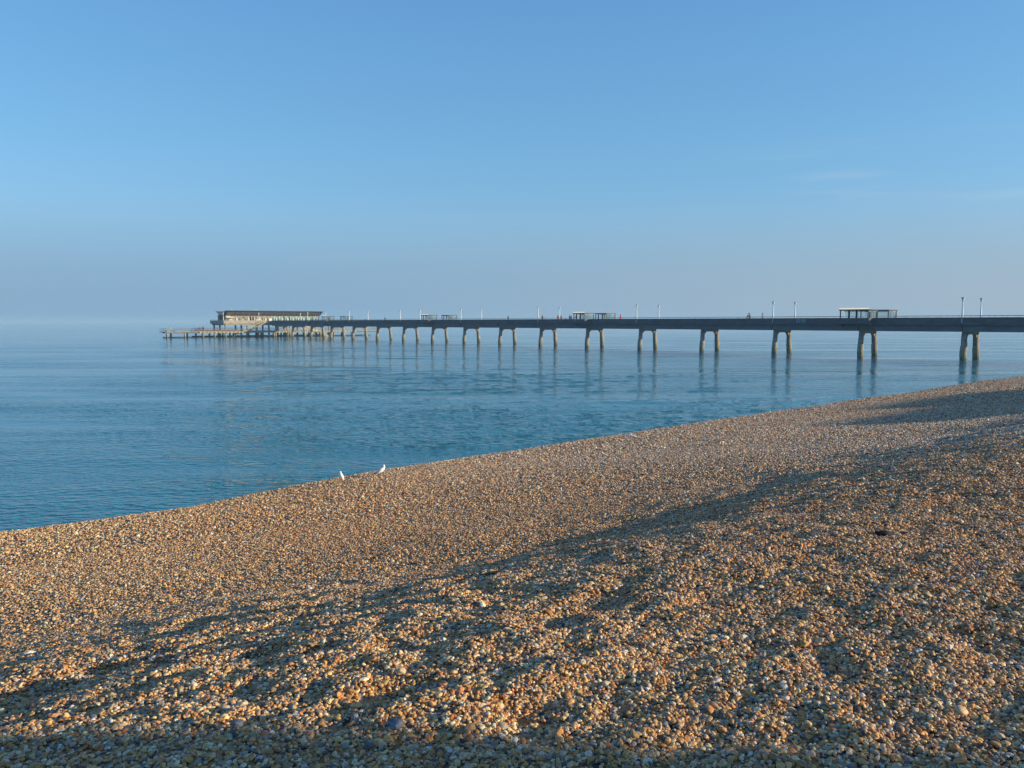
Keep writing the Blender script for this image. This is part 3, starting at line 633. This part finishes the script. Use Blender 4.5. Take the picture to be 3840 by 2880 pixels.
# ------------------------------------------------------------------ shelters
def shelter(sy, t, label, hl=1.78):
    r = empty('shelter', PW(t, 0, DECK), PROT, label=label, cat='shelter', group='open shelters on the pier')
    a, b = sy*2.1, sy*5.22; lo, hi = min(a,b), max(a,b); H = 1.98
    k = MB(); k.box(-hl-.12, hl+.12, lo-.1, hi+.1, H, H+.22); k.build('roof', M['darkmetal'], r)
    if sy > 0:
        k = MB(); k.add([(-hl-.1,hi+.05,H+.20),(hl+.1,hi+.05,H+.20),(hl+.1,hi+.0,H+.44),(-hl-.1,hi+.0,H+.44)], [(0,1,2,3)]); k.build('roof_edge', M['acrylic'], r)
    for x in (-hl+.06, hl-.06):
        for y in (lo+.06, hi-.06): MB().box(x-.07,x+.07,y-.07,y+.07,0,H-.002).build('post', M['darkmetal'], r)
    MB().box(-.55,-.25,hi-.16,hi-.08,0,H-.003).build('panel', M['darkmetal'], r)
    MB().box(.75,1.05,hi-.16,hi-.08,0,H-.003).build('panel', M['darkmetal'], r)
    g = MB(); g.box(-hl+.14, hl-.14, (lo+hi)/2-.015, (lo+hi)/2+.015, .35, H-.15); gp = g.build('glass_screen', M['clear'], r)
    f = MB(); y = (lo+hi)/2
    f.box(-hl+.0, hl, y-.04, y+.04, H-.15, H-.06); f.box(-hl, hl, y-.04, y+.04, .27, .35); f.build('screen_frame', M['darkmetal'], gp)
    g = MB(); g.box(-hl+.045, -hl+.075, lo+.14, hi-.14, .8, H-.2); gp = g.build('glass_screen', M['clear'], r)
    f = MB(); f.box(-hl+.03, -hl+.09, lo+.14, hi-.14, H-.2, H-.12); f.box(-hl+.03, -hl+.09, lo+.9, lo+1.0, .0, H-.2); f.build('screen_frame', M['rail'], gp)
    k = MB(); k.box(-hl+.3, hl-.3, y-.45, y-.05, .38, .45); k.box(-hl+.3, hl-.3, y+.05, y+.45, .38, .45)
    for x in (-1.2, 0, 1.2): k.box(x-.05, x+.05, y-.4, y+.4, 0, .379)
    k.build('bench', M['board'], r)
    return r
SL = ['of the pair nearest the shore', 'of the mid-pier pair', 'of the third pair from shore', 'of the pair next to the cafe']
for i, t in enumerate(SHT):
    shelter(1, t, 'dark shelter with white roof edge, left one ' + SL[i], BAYS[i]-.12); shelter(-1, t, 'dark open shelter, right one ' + SL[i], BAYS[i]-.12)

# ------------------------------------------------------------------ people
def skin_body(pose):
    J, E_ = pose; names_ = list(J); me = bpy.data.meshes.new('body')
    me.from_pydata([J[n][0] for n in names_], [(names_.index(a), names_.index(b)) for a, b in E_], [])
    o = bpy.data.objects.new('tmp', me); COL.objects.link(o); md = o.modifiers.new('skin', 'SKIN')
    for i, n in enumerate(names_):
        rr = J[n][1]; me.skin_vertices[0].data[i].radius = rr if isinstance(rr, tuple) else (rr, rr); me.skin_vertices[0].data[i].use_root = n == 'pelvis'
    sb = o.modifiers.new('sub', 'SUBSURF'); sb.levels = 1; sb.render_levels = 1
    bpy.context.view_layer.update()
    ev = o.evaluated_get(bpy.context.evaluated_depsgraph_get()); m2 = bpy.data.meshes.new_from_object(ev); bpy.data.objects.remove(o)
    m2.polygons.foreach_set('use_smooth', [True]*len(m2.polygons)); return m2
def joints(lean=0.0, stride=.0, armf=.1, reach=None):
    sh = lean
    J = {'pelvis': ((0,0,.93), (.16,.12)), 'waist': ((sh*.3,0,1.08), (.145,.11)), 'chest': ((sh*.7,0,1.30), (.18,.13)), 'neckbase': ((sh,0,1.45), (.09,.08)),
         'neck': ((sh*1.1,0,1.52), .055), 'chin': ((sh*1.2+.02,0,1.58), (.070,.075)), 'head': ((sh*1.25+.01,0,1.67), (.082,.095)), 'crown': ((sh*1.25,0,1.74), (.06,.07))}
    E_ = [('pelvis','waist'),('waist','chest'),('chest','neckbase'),('neckbase','neck'),('neck','chin'),('chin','head'),('head','crown')]
    for s_, n in ((1,'l'),(-1,'r')):
        f = stride*s_
        J['hip'+n] = ((0,.09*s_,.86), .105); J['knee'+n] = ((f*.55+.03,.10*s_,.48), .07); J['ankle'+n] = ((f,.10*s_,.09), .045); J['toe'+n] = ((f+.15,.11*s_,.045), (.045,.035))
        E_ += [('pelvis','hip'+n),('hip'+n,'knee'+n),('knee'+n,'ankle'+n),('ankle'+n,'toe'+n)]
        J['sho'+n] = ((sh*.9,.19*s_,1.40), .075)
        if reach: J['elb'+n] = ((sh+reach*.5,.22*s_,1.15), .052); J['wri'+n] = ((sh+reach,.15*s_,1.18), .034); J['hand'+n] = ((sh+reach+.12,.13*s_,1.20), (.035,.02))
        else: J['elb'+n] = ((sh*.7-f*.35,.25*s_,1.13), .052); J['wri'+n] = ((sh*.6-f*.5+armf,.26*s_,.90), .034); J['hand'+n] = ((sh*.6-f*.5+armf+.03,.26*s_,.79), (.035,.02))
        E_ += [('chest','sho'+n),('sho'+n,'elb'+n),('elb'+n,'wri'+n),('wri'+n,'hand'+n)]
    return J, E_
def bodymesh(pose, name):
    me = skin_body(pose); me.name = name
    J = pose[0]
    for c in ('skin', 'coat', 'trousers', 'shoes'): me.materials.append(PM[c])
    for p in me.polygons:
        c = p.center; h = J['neck'][0]
        hands = min((Vector(J['hand'+n][0])-c).length for n in 'lr') < .11
        if c.z > 1.50 or hands: k_ = 0
        elif c.z > .82 or (abs(c.y) > .2 and c.z > .78): k_ = 1
        elif c.z > .1: k_ = 2
        else: k_ = 3
        p.material_index = k_
    return me
PM = {'skin': mat('skin', (.45,.27,.19), .6, var=.05), 'coat': mat('coat_dark', (.03,.035,.05), .9), 'trousers': mat('trousers_dark', (.03,.035,.055), .9), 'shoes': mat('shoes', (.02,.02,.02), .7)}
CL = {'navy': PM['coat'], 'black': mat('black_cloth', (.015,.015,.02), .9), 'red': mat('red_cloth', (.42,.03,.06), .85), 'pink': mat('pink_cloth', (.55,.22,.26), .85), 'grey': mat('grey_cloth', (.18,.19,.21), .9),
      'blue': mat('blue_cloth', (.05,.10,.20), .9), 'hiviz': mat('yellow_green_jacket', (.62,.85,.10), .8, var=.05), 'beige': mat('beige_cloth', (.42,.36,.30), .9), 'mauve': mat('mauve_cloth', (.20,.16,.30), .9), 'maroon': mat('maroon_cloth', (.12,.02,.05), .9)}
POSES = {'stand': joints(.02, .06), 'walk': joints(.05, .28), 'lean': joints(.28, .12, reach=.35), 'fish': joints(.22, .15, reach=.42)}
BM = {k_: bodymesh(v, 'body') for k_, v in POSES.items()}
def face_hair(pose):
    h = Vector(POSES[pose][0]['head'][0])
    hair = MB(); n = 10
    for i in range(5):
        a = i/4*R(100)
        for j in range(n):
            t = 2*math.pi*j/n; rr = math.sin(a)
            hair.v.append((h.x-.012+ .112*rr*math.cos(t)-(.02 if i>2 else 0), h.y+.098*rr*math.sin(t), h.z+.0+ .125*math.cos(a)+.01))
    for i in range(4):
        for j in range(n): a = i*n+j; b = i*n+(j+1)%n; hair.f.append((a,b,b+n,a+n))
    ns = MB(); ns.add([(h.x+.085,-.015,h.z-.01),(h.x+.085,.015,h.z-.01),(h.x+.115,0,h.z-.03),(h.x+.085,0,h.z+.03)], [(0,1,2),(1,3,2),(3,0,2),(0,3,1)])
    ns.box(h.x+.088,h.x+.094,-.04,-.02,h.z+.005,h.z+.015); ns.box(h.x+.088,h.x+.094,.02,.04,h.z+.005,h.z+.015); ns.box(h.x+.08,h.x+.088,-.02,.02,h.z-.062,h.z-.055)
    return hair, ns
HM = {}
HAIRM = {'dark': mat('dark_hair', (.03,.02,.015), .8), 'fair': mat('fair_hair', (.35,.25,.14), .8), 'grey': mat('grey_hair', (.4,.4,.4), .8), 'hat': mat('dark_hat', (.02,.02,.03), .9)}
FACEM = mat('facial_features', (.22,.10,.08), .7)
def person(px, e, z, pose, coat, trousers, hair, yaw, label, scale=1.0, t=None, group=None):
    t = t_at(px, e) if t is None else t
    if e is None: e = e_at(px, t)
    loc = PW(t, e, z); r = empty('person', loc, yaw, label=label, cat='person', group=group); r.scale = (scale,)*3
    b = bpy.data.objects.new('body', BM[pose]); COL.objects.link(b); b.parent = r
    for i, m_ in ((1, CL[coat]), (2, CL[trousers])): b.material_slots[i].link = 'OBJECT'; b.material_slots[i].material = m_
    if pose not in HM:
        hh, nn = face_hair(pose); HM[pose] = (hh.build('hair', HAIRM['dark'], r, True), nn.build('face', FACEM, r)); a_, b_ = HM[pose]
    else:
        a_ = HM[pose][0].copy(); b_ = HM[pose][1].copy(); COL.objects.link(a_); COL.objects.link(b_); a_.parent = r; b_.parent = r
    a_.material_slots[0].link = 'OBJECT'; a_.material_slots[0].material = HAIRM[hair]
    return r
SW, SHW = PROT, PROT+math.pi     # facing seaward / shoreward
W = 'walkers on the pier'
person(2798, -2.9, DECK, 'lean', 'grey', 'navy', 'fair', SHW, 'fair-haired person in grey leaning on the rail, left one of a close pair', group=W)
person(2808, -2.4, DECK, 'walk', 'black', 'navy', 'dark', SW, 'person in dark coat close behind the fair-haired leaning one', group=W)
person(2856, -2.6, DECK, 'stand', 'grey', 'black', 'dark', SHW, 'person in grey walking alone just left of a tall lamp post', group=W)
person(3208, -2.6, DECK, 'stand', 'red', 'navy', 'dark', SW, 'person in a red coat and dark hood inside the shelter nearest the shore', group=W)
person(2325, -2.6, DECK, 'walk', 'red', 'maroon', 'dark', SHW, 'person in a red jacket walking right of the mid-pier shelters', 1.04, group=W)
person(2175, -4.2, DECK, 'stand', 'red', 'mauve', 'dark', SHW, 'person in red standing inside the left mid-pier shelter', group=W)
person(2162, -4.0, DECK, 'lean', 'grey', 'navy', 'grey', SW, 'person in grey sitting bent forward inside the left mid-pier shelter', .9, group=W)
person(2135, -2.2, DECK, 'walk', 'black', 'black', 'dark', SHW, 'left walker of the dark pair just left of the mid-pier shelters', group=W)
person(2141, -1.4, DECK, 'walk', 'navy', 'black', 'dark', SHW, 'right walker of the dark pair just left of the mid-pier shelters', group=W)
person(2121, -2.8, DECK, 'stand', 'navy', 'navy', 'dark', SHW, 'small child in dark clothes whose head barely shows over the parapet', .62, group=W)
person(2091, -2.6, DECK, 'walk', 'maroon', 'black', 'dark', SHW, 'person in dark maroon just left of the right lamp post by the walkers', group=W)
person(2096, -1.4, DECK, 'stand', 'pink', 'navy', 'fair', SHW, 'person in pale pink partly hidden behind the lamp post', .98, group=W)
person(2103, -2.2, DECK, 'walk', 'navy', 'grey', 'dark', SHW, 'person with pale bag-grey trousers just right of the lamp post', group=W)
person(2034, -2.4, DECK, 'walk', 'black', 'navy', 'dark', SW, 'tall person in black beside a smaller one right of a lamp post', 1.06, group=W)
person(2042, -2.4, DECK, 'lean', 'beige', 'navy', 'dark', SHW, 'smaller person in beige beside the tall one in black', .8, group=W)
person(1905, -2.6, DECK, 'walk', 'black', 'grey', 'dark', SHW, 'lone dark-clad walker far from any shelter in mid pier', group=W)
person(1445, -2.6, DECK, 'walk', 'blue', 'grey', 'dark', SHW, 'lone walker in dark blue between the far lamp posts', 1.0, group=W)
person(1374, -2.9, DECK, 'lean', 'black', 'black', 'dark', SW, 'person crouched low behind the parapet beside a far lamp post', .62, group=W)
person(1234, -3.0, DECK, 'walk', 'navy', 'navy', 'dark', SHW, 'person in dark coat inside the outermost shelter by the cafe', group=W)
person(1128, -2.6, DECK, 'stand', 'black', 'navy', 'dark', SW, 'dark figure in front of the cafe windows, beside the lamp post', .9, group=W)
person(1184, -2.6, DECK, 'lean', 'maroon', 'navy', 'dark', SW, 'stooping dark figure in front of the last cafe window', .8, group=W)
A = 'people on the lower landing deck'
fish = person(646, None, LZ, 'fish', 'hiviz', 'grey', 'hat', PROT+R(95), 'angler in a bright yellow-green jacket at the far left end', 1.06, t=HF+LF+1.2, group=A)
person(688, None, LZ, 'lean', 'beige', 'beige', 'hat', PROT+R(90), 'person in dark hood and beige clothes leaning on the left railing', .98, t=HF+LF+1.0, group=A)
person(751, None, LZ, 'stand', 'navy', 'navy', 'hat', PROT, 'person all in dark blue standing left of the group of three', 1.0, t=HF+LF+3, group=A)
person(758.5, None, LZ, 'stand', 'mauve', 'grey', 'dark', PROT+R(60), 'person in mauve, left one of the group of three', 1.0, t=HF+LF+3, group=A)
person(763, None, LZ, 'walk', 'grey', 'mauve', 'dark', PROT+R(180), 'person in grey, middle one of the group of three', 1.05, t=HF+LF+3.4, group=A)
person(767, None, LZ, 'stand', 'maroon', 'black', 'dark', PROT+R(240), 'tall person in dark maroon, right one of the group of three', 1.08, t=HF+LF+3, group=A)
person(817.5, None, LZ, 'stand', 'black', 'maroon', 'dark', PROT+R(90), 'person in black standing under the left end of the upper deck', 1.0, t=HF+5, group=A)
# fishing gear
fe = e_at(640, HF+LF+.9)
o = MB().tube([(0,.1,.9),(0,2.6,3.4)], [.02,.008], 5).build('fishing_rod', M['darkmetal']); o.location = PW(HF+LF+.9, fe+.3, LZ); o.rotation_euler = (0,0,PROT); tag(o, 'long thin fishing rod held up over the left end of the railing', 'fishing rod', 'fishing rods')
k = MB(); 
for dy in (-.0,): k.bar((0,.9,0),(0,-.6,1.2),.05); k.bar((0,-.6,0),(0,.9,1.0),.05); k.bar((.5,.1,0),(0,.1,1.0),.05)
o = k.build('rod_rest', M['board']); o.location = PW(HF+LF+.8, fe-.6, LZ); o.rotation_euler = (0,0,PROT); tag(o, 'pale tripod rod rest beside the angler in the yellow-green jacket', 'rod rest')
for px, lab in ((626,'dark round bag at the extreme left end of the lower deck'), (655,'small dark tackle bag between the yellow-green angler and the hooded person'), (719,'dark tackle bag midway along the left railing')):
    o = MB().tube([(0,0,0),(0,0,.12),(0,0,.34),(0,0,.42)], [.22,.27,.24,.1], 10).box(-.03,.03,-.12,.12,.40,.5).build('bag', CL['black'], None, False); o.location = PW(HF+LF+.9, e_at(px, HF+LF+.9), LZ); tag(o, lab, 'bag', 'bags on the lower deck')

# ------------------------------------------------------------------ gulls
GM = {'white': mat('gull_white', (.78,.77,.76), .8, var=.04), 'grey': mat('gull_grey', (.38,.41,.46), .8, var=.06), 'dark': mat('gull_dark', (.04,.04,.05), .7), 'beak': mat('gull_beak', (.35,.05,.03), .5)}
def loft(mb, pts, n=12):       # pts: (x, z, half width, half height)
    k = len(mb.v)
    for i,(x,z,wd,ht) in enumerate(pts):
        a = pts[max(0,i-1)]; c = pts[min(len(pts)-1,i+1)]; dx, dz = c[0]-a[0], c[1]-a[1]; L_ = math.hypot(dx,dz) or 1; nx, nz = -dz/L_, dx/L_
        for j in range(n):
            t = 2*math.pi*j/n; mb.v.append((x+nx*ht*math.sin(t), wd*math.cos(t), z+nz*ht*math.sin(t)))
    for i in range(len(pts)-1):
        for j in range(n): a = k+i*n+j; b = k+i*n+(j+1)%n; mb.f.append((a,b,b+n,a+n))
    mb.f.append(tuple(k+j for j in range(n))); mb.f.append(tuple(k+(len(pts)-1)*n+j for j in range(n))[::-1]); return mb
def gull(loc, yaw, label, pose='stand', scale=1.0, group=None):
    r = empty('gull', loc, yaw, label=label, cat='gull', group=group); r.scale = (scale,)*3
    up = {'stand': 0, 'upright': 1, 'preen': 2}[pose]
    if up == 1: body = [(-.10,.045,.012,.008),(-.08,.085,.04,.03),(-.045,.15,.068,.055),(-.01,.215,.074,.062),(.015,.27,.056,.05),(.025,.302,.036,.037),(.028,.33,.031,.031),(.036,.354,.034,.034),(.055,.364,.028,.026),(.075,.36,.008,.008)]
    elif up == 2: body = [(-.19,.08,.012,.008),(-.14,.11,.045,.03),(-.07,.155,.07,.06),(.0,.195,.072,.066),(.05,.235,.055,.055),(.075,.27,.036,.038),(.078,.30,.030,.03),(.07,.325,.032,.034),(.05,.325,.03,.026),(.03,.308,.008,.008)]
    else: body = [(-.19,.15,.012,.008),(-.13,.155,.045,.03),(-.06,.17,.07,.058),(.02,.18,.072,.064),(.08,.205,.05,.05),(.105,.24,.034,.036),(.115,.262,.030,.03),(.13,.278,.033,.032),(.15,.28,.026,.024),(.17,.274,.008,.008)]
    loft(MB(), body).build('body', GM['white'], r, True)
    hx, hz = body[-1][0], body[-1][1]; dr = -1 if up == 2 else 1
    MB().tube([(hx-.004*dr,0,hz),(hx+.022*dr,0,hz-.004 - (.02 if up == 2 else 0)),(hx+.036*dr,0,hz-.012-(.035 if up == 2 else 0))], [.008,.006,.001], 6).build('beak', GM['beak'], r)
    i0, i1 = body[1], body[4]
    for s_ in (1,-1):
        q = MB(); a = Vector((body[4][0]-.01, s_*.055, body[4][1])); b = Vector((body[0][0]-.02, s_*.02, body[0][1]+.005))
        d = (b-a); m_ = a+d*.45+Vector((0,s_*.028,.0))
        q2 = [(a.x,a.z,.03),(m_.x,m_.z,.05),(a.x+d.x*.8,a.z+d.z*.8,.03),(b.x,b.z,.006)]; ys = [s_*.045, s_*.066, s_*.04, s_*.015]
        for (x,z,h),y in zip(q2, ys): q.v += [(x,y-s_*.004,z+h*.75),(x,y+s_*.012,z),(x,y-s_*.004,z-h*.75),(x,y-s_*.02,z)]
        for i in range(3):
            for j in range(4): q.f.append((i*4+j, i*4+(j+1)%4, (i+1)*4+(j+1)%4, (i+1)*4+j))
        q.f += [(0,1,2,3),(12,15,14,13)]; wg = q.build('wing', GM['grey'], r, True)
        MB().bar((b.x+.05, s_*.03, b.z+.012), (b.x-.035, s_*.012, b.z-.002), .012, .016).build('wing_tip', GM['dark'], wg)
        lg = MB(); lx = body[3][0]-.03; lg.tube([(lx,s_*.028,body[3][1]-.04),(lx-.005,s_*.028,.05),(lx,s_*.028,.006)], [.008,.0045,.0045], 6); lg.add([(lx-.008,s_*.028,.004),(lx+.04,s_*.028-.02,.004),(lx+.045,s_*.028,.004),(lx+.04,s_*.028+.02,.004),(lx,s_*.028,.012)], [(0,1,4),(1,2,4),(2,3,4),(3,0,4),(0,3,2,1)]); lg.build('leg', GM['beak'], r)
        if not up or True:
            h8 = body[7]; MB().box(h8[0]-.004,h8[0]+.004, s_*(h8[2]-.002)-.003, s_*(h8[2]-.002)+.003, h8[1]+.002, h8[1]+.010).build('eye', GM['dark'], r)
    return r
def on_beach(px, py):            # where the photo's ray meets the beach
    p = math.atan(232/2900); x = (px-1920)/2900; y = -(py-1440)/2900
    d = (x, math.cos(p)+y*math.sin(p), -math.sin(p)+y*math.cos(p)); k = 2.0
    while k < 90:
        X, Y, Z = d[0]*k, d[1]*k, EYE+d[2]*k
        if Z < gz(X, Y): break
        k += .04
    return X, Y, gz(X, Y)
GB = 'gulls on the shingle'
X, Y, Z = on_beach(1280, 1812); gull((X,Y,Z), R(248), 'white gull standing upright on the crest of the shingle, leftmost gull', 'upright', .84, GB); print('gull', X, Y, Z)
X, Y, Z = on_beach(1431, 1786); gull((X,Y,Z), R(20), 'white gull preening on the shingle crest, second from the left', 'preen', .9, GB)
X, Y, Z = on_beach(2376, 1656); gull((X,Y,Z+.01), R(150), 'grey-backed gull resting just below the crest, right of the other two on the beach', 'stand', .9, GB)
gr = 'gulls on the cafe roof'
for px, lab in ((874,'white gull perched near the left tip of the cafe roof'), (959,'white gull on the cafe roof, left one of two close together'), (966.5,'white gull on the cafe roof, right one of two close together')):
    t = cf0-2.4; gull(PW(t, e_at(px,t), DECK+RH+.16), PROT+R(100), lab, 'stand', 1.7, gr)
gull(PW(SHT[2]-.5, 2.3, DECK+2.2), PROT+R(90), 'dark gull on a shelter roof left of the lone far walker', 'upright', 1.3)
def flying(px, py, depth, yaw, label):
    p = math.atan(232/2900); x = (px-1920)/2900; y = -(py-1440)/2900
    loc = (x*depth, depth*(math.cos(p)+y*math.sin(p)), EYE+depth*(-math.sin(p)+y*math.cos(p)))
    r = empty('flying_gull', loc, yaw, label=label, cat='gull', group='flying gulls')
    loft(MB(), [(-.22,0,.01,.01),(-.1,0,.05,.04),(.05,.0,.06,.055),(.15,.01,.035,.035),(.2,.02,.03,.03),(.25,.015,.006,.006)], 8).build('body', GM['white'], r, True)
    for s_ in (1,-1): MB().add([(.08,0,.02),(-.06,0,.02),(.10,s_*.28,.17),(-.04,s_*.28,.17),(-.05,s_*.62,.05),(-.1,s_*.6,.05),(.08,0,.035),(-.06,0,.03),(.10,s_*.28,.182),(-.04,s_*.28,.178),(-.05,s_*.62,.058),(-.1,s_*.6,.056)],
        [(0,2,3,1),(2,4,5,3),(6,7,9,8),(8,9,11,10),(0,6,8,2),(2,8,10,4),(1,3,9,7),(3,5,11,9),(4,10,11,5),(0,1,7,6)]).build('wing', GM['grey'], r)
flying(839, 1137, 280, R(60), 'gull in flight high above the left end of the cafe')
flying(794, 1174, 280, R(100), 'gull in flight above the left corner of the pier head')

# ------------------------------------------------------------------ small things on the shingle
def lump(name, loc, sx, sy_, sz, m, label, cat, seed=1, group=None, yaw=0.):
    rg = random.Random(seed); bm = bmesh.new(); bmesh.ops.create_icosphere(bm, subdivisions=3, radius=1)
    from mathutils import noise
    for v in bm.verts:
        d = noise.noise_vector(v.co*1.4+Vector((seed*3.1,0,0)))*.32 + noise.noise_vector(v.co*3.4+Vector((seed,9,0)))*.12; v.co += d; v.co.x *= sx; v.co.y *= sy_; v.co.z *= sz
    me = bpy.data.meshes.new(name); bm.to_mesh(me); bm.free(); me.polygons.foreach_set('use_smooth', [True]*len(me.polygons)); me.materials.append(m)
    o = bpy.data.objects.new(name, me); COL.objects.link(o); o.location = loc; o.rotation_euler = (0,0,yaw); return tag(o, label, cat, group)
st_w = mat('white_flint', (.72,.72,.70), .6, var=.1, scale=20); st_g = mat('grey_flint', (.20,.21,.24), .6, var=.4, scale=18); st_t = mat('tan_flint', (.50,.38,.24), .6, var=.1, scale=20)
X,Y,Z = on_beach(112,2458); lump('white_stone', (X,Y,Z+.02), .045,.018,.016, st_w, 'bright white long stone in the shadowed shingle near the left edge', 'stone', 3, yaw=.5)
X,Y,Z = on_beach(3310,2012); lump('seaweed_clump', (X,Y,Z+.02), .07,.045,.025, mat('black_seaweed', (.006,.006,.007), .8), 'black clump of seaweed lying on the brown shingle at right', 'seaweed', 6)
X,Y,Z = on_beach(890,2742); lump('grey_stone', (X,Y,Z+.03), .028,.022,.016, st_g, 'largest grey stone in the shadow along the bottom edge, left of centre', 'stone', 5)
X,Y,Z = on_beach(1488,2760); lump('mottled_stone', (X,Y,Z+.03), .034,.028,.02, st_g, 'knobbly mottled blue-grey stone in the shadow at bottom centre', 'stone', 8)
X,Y,Z = on_beach(1500,2538); lump('tan_stone', (X,Y,Z+.03), .028,.023,.019, st_t, 'large smooth buff stone among the sunlit pebbles below the centre', 'stone', 9)

# ------------------------------------------------------------------ buildings added on the promenade, out of frame, to cast shadows on the beach
def shadow_house(name, cx, cy, rz, lx, ly, h, rh, label, cat='shadow_house'):
    r = empty(name, (cx,cy,5.25), rz, label=label, cat=cat)
    MB().box(-lx/2,lx/2,-ly/2,ly/2,0,h).build('wall', M['brick'], r)
    rf = MB().prism([(-ly/2-.35,h-.05),(ly/2+.35,h-.05),(ly/2+.35,h+.1),(.0,h+rh),(-ly/2-.35,h+.1)], 'x', -lx/2-.3, lx/2+.3).build('roof', M['slate'], r)
    MB().box(-lx/2+1,-lx/2+1.9,-1.6,-.7,h+rh*.3,h+rh-.1).build('chimney', M['brick'], rf)
    for sy in (1,-1):
        for i in range(max(2,int(lx/3.2))):
            x = -lx/2 + (i+.5)*lx/max(2,int(lx/3.2))
            for z in ([1.0,3.9] if h > 5 else [1.0]):
                wd = MB().box(x-.55,x+.55,sy*(ly/2)-.03 if sy<0 else ly/2-.0, sy*(ly/2) if sy<0 else ly/2+.03,z,z+1.4).build('window', M['darkglass'], r)
                MB().box(x-.65,x+.65,sy*(ly/2+.09)-.06,sy*(ly/2+.09)+.06,z-.1,z-.002).build('sill', M['white'], wd)
    MB().box(lx/2+.002,lx/2+.06,-.5,.5,0,2.1).build('door', M['darkmetal'], r)
    return r
def shadow_house_ls(l, s_, *a, **k): x, y = xy(l, s_); return shadow_house('shadow_house', x, y, math.atan2(EE[1], EE[0]), *a, **k)
shadow_house_ls(12.0, -20.2, 12, 8, 6.2, 2.2, 'added shadow-casting cream two-storey building with slate roof, nearest the camera')
shadow_house_ls(44.3, -23.2, 10.6, 8, 5.5, 1.5, 'added shadow-casting cream rendered building with slate roof, first and lowest of the row of four')
shadow_house_ls(55.2, -23.2, 10.6, 8, 6.2, 1.8, 'added shadow-casting cream rendered building with slate roof, second of the row of four')
shadow_house_ls(66.1, -23.2, 10.6, 8, 7.2, 2.1, 'added shadow-casting cream rendered building with slate roof, third of the row of four')
shadow_house_ls(77.0, -23.2, 10.6, 8, 7.8, 2.2, 'added shadow-casting cream rendered building with slate roof, last and tallest of the row of four')
# ------------------------------------------------------------------ haze
hz = MB().box(-7600, 7600, -7600, 7600, -6.5, 18.0)
ho = hz.build('haze', None if False else bpy.data.materials.new('haze_air')); tag(ho, kind='stuff'); ho['label'] = 'thin pale blue sea haze'
hm = ho.data.materials[0]; nt = nodes(hm); nt.nodes.clear(); oo = nt.nodes.new('ShaderNodeOutputMaterial'); pv = nt.nodes.new('ShaderNodeVolumePrincipled')
pv.inputs['Color'].default_value = (.47,.74,.99,1); pv.inputs['Density'].default_value = .00033; pv.inputs['Anisotropy'].default_value = 0
nt.links.new(pv.outputs[0], oo.inputs['Volume'])
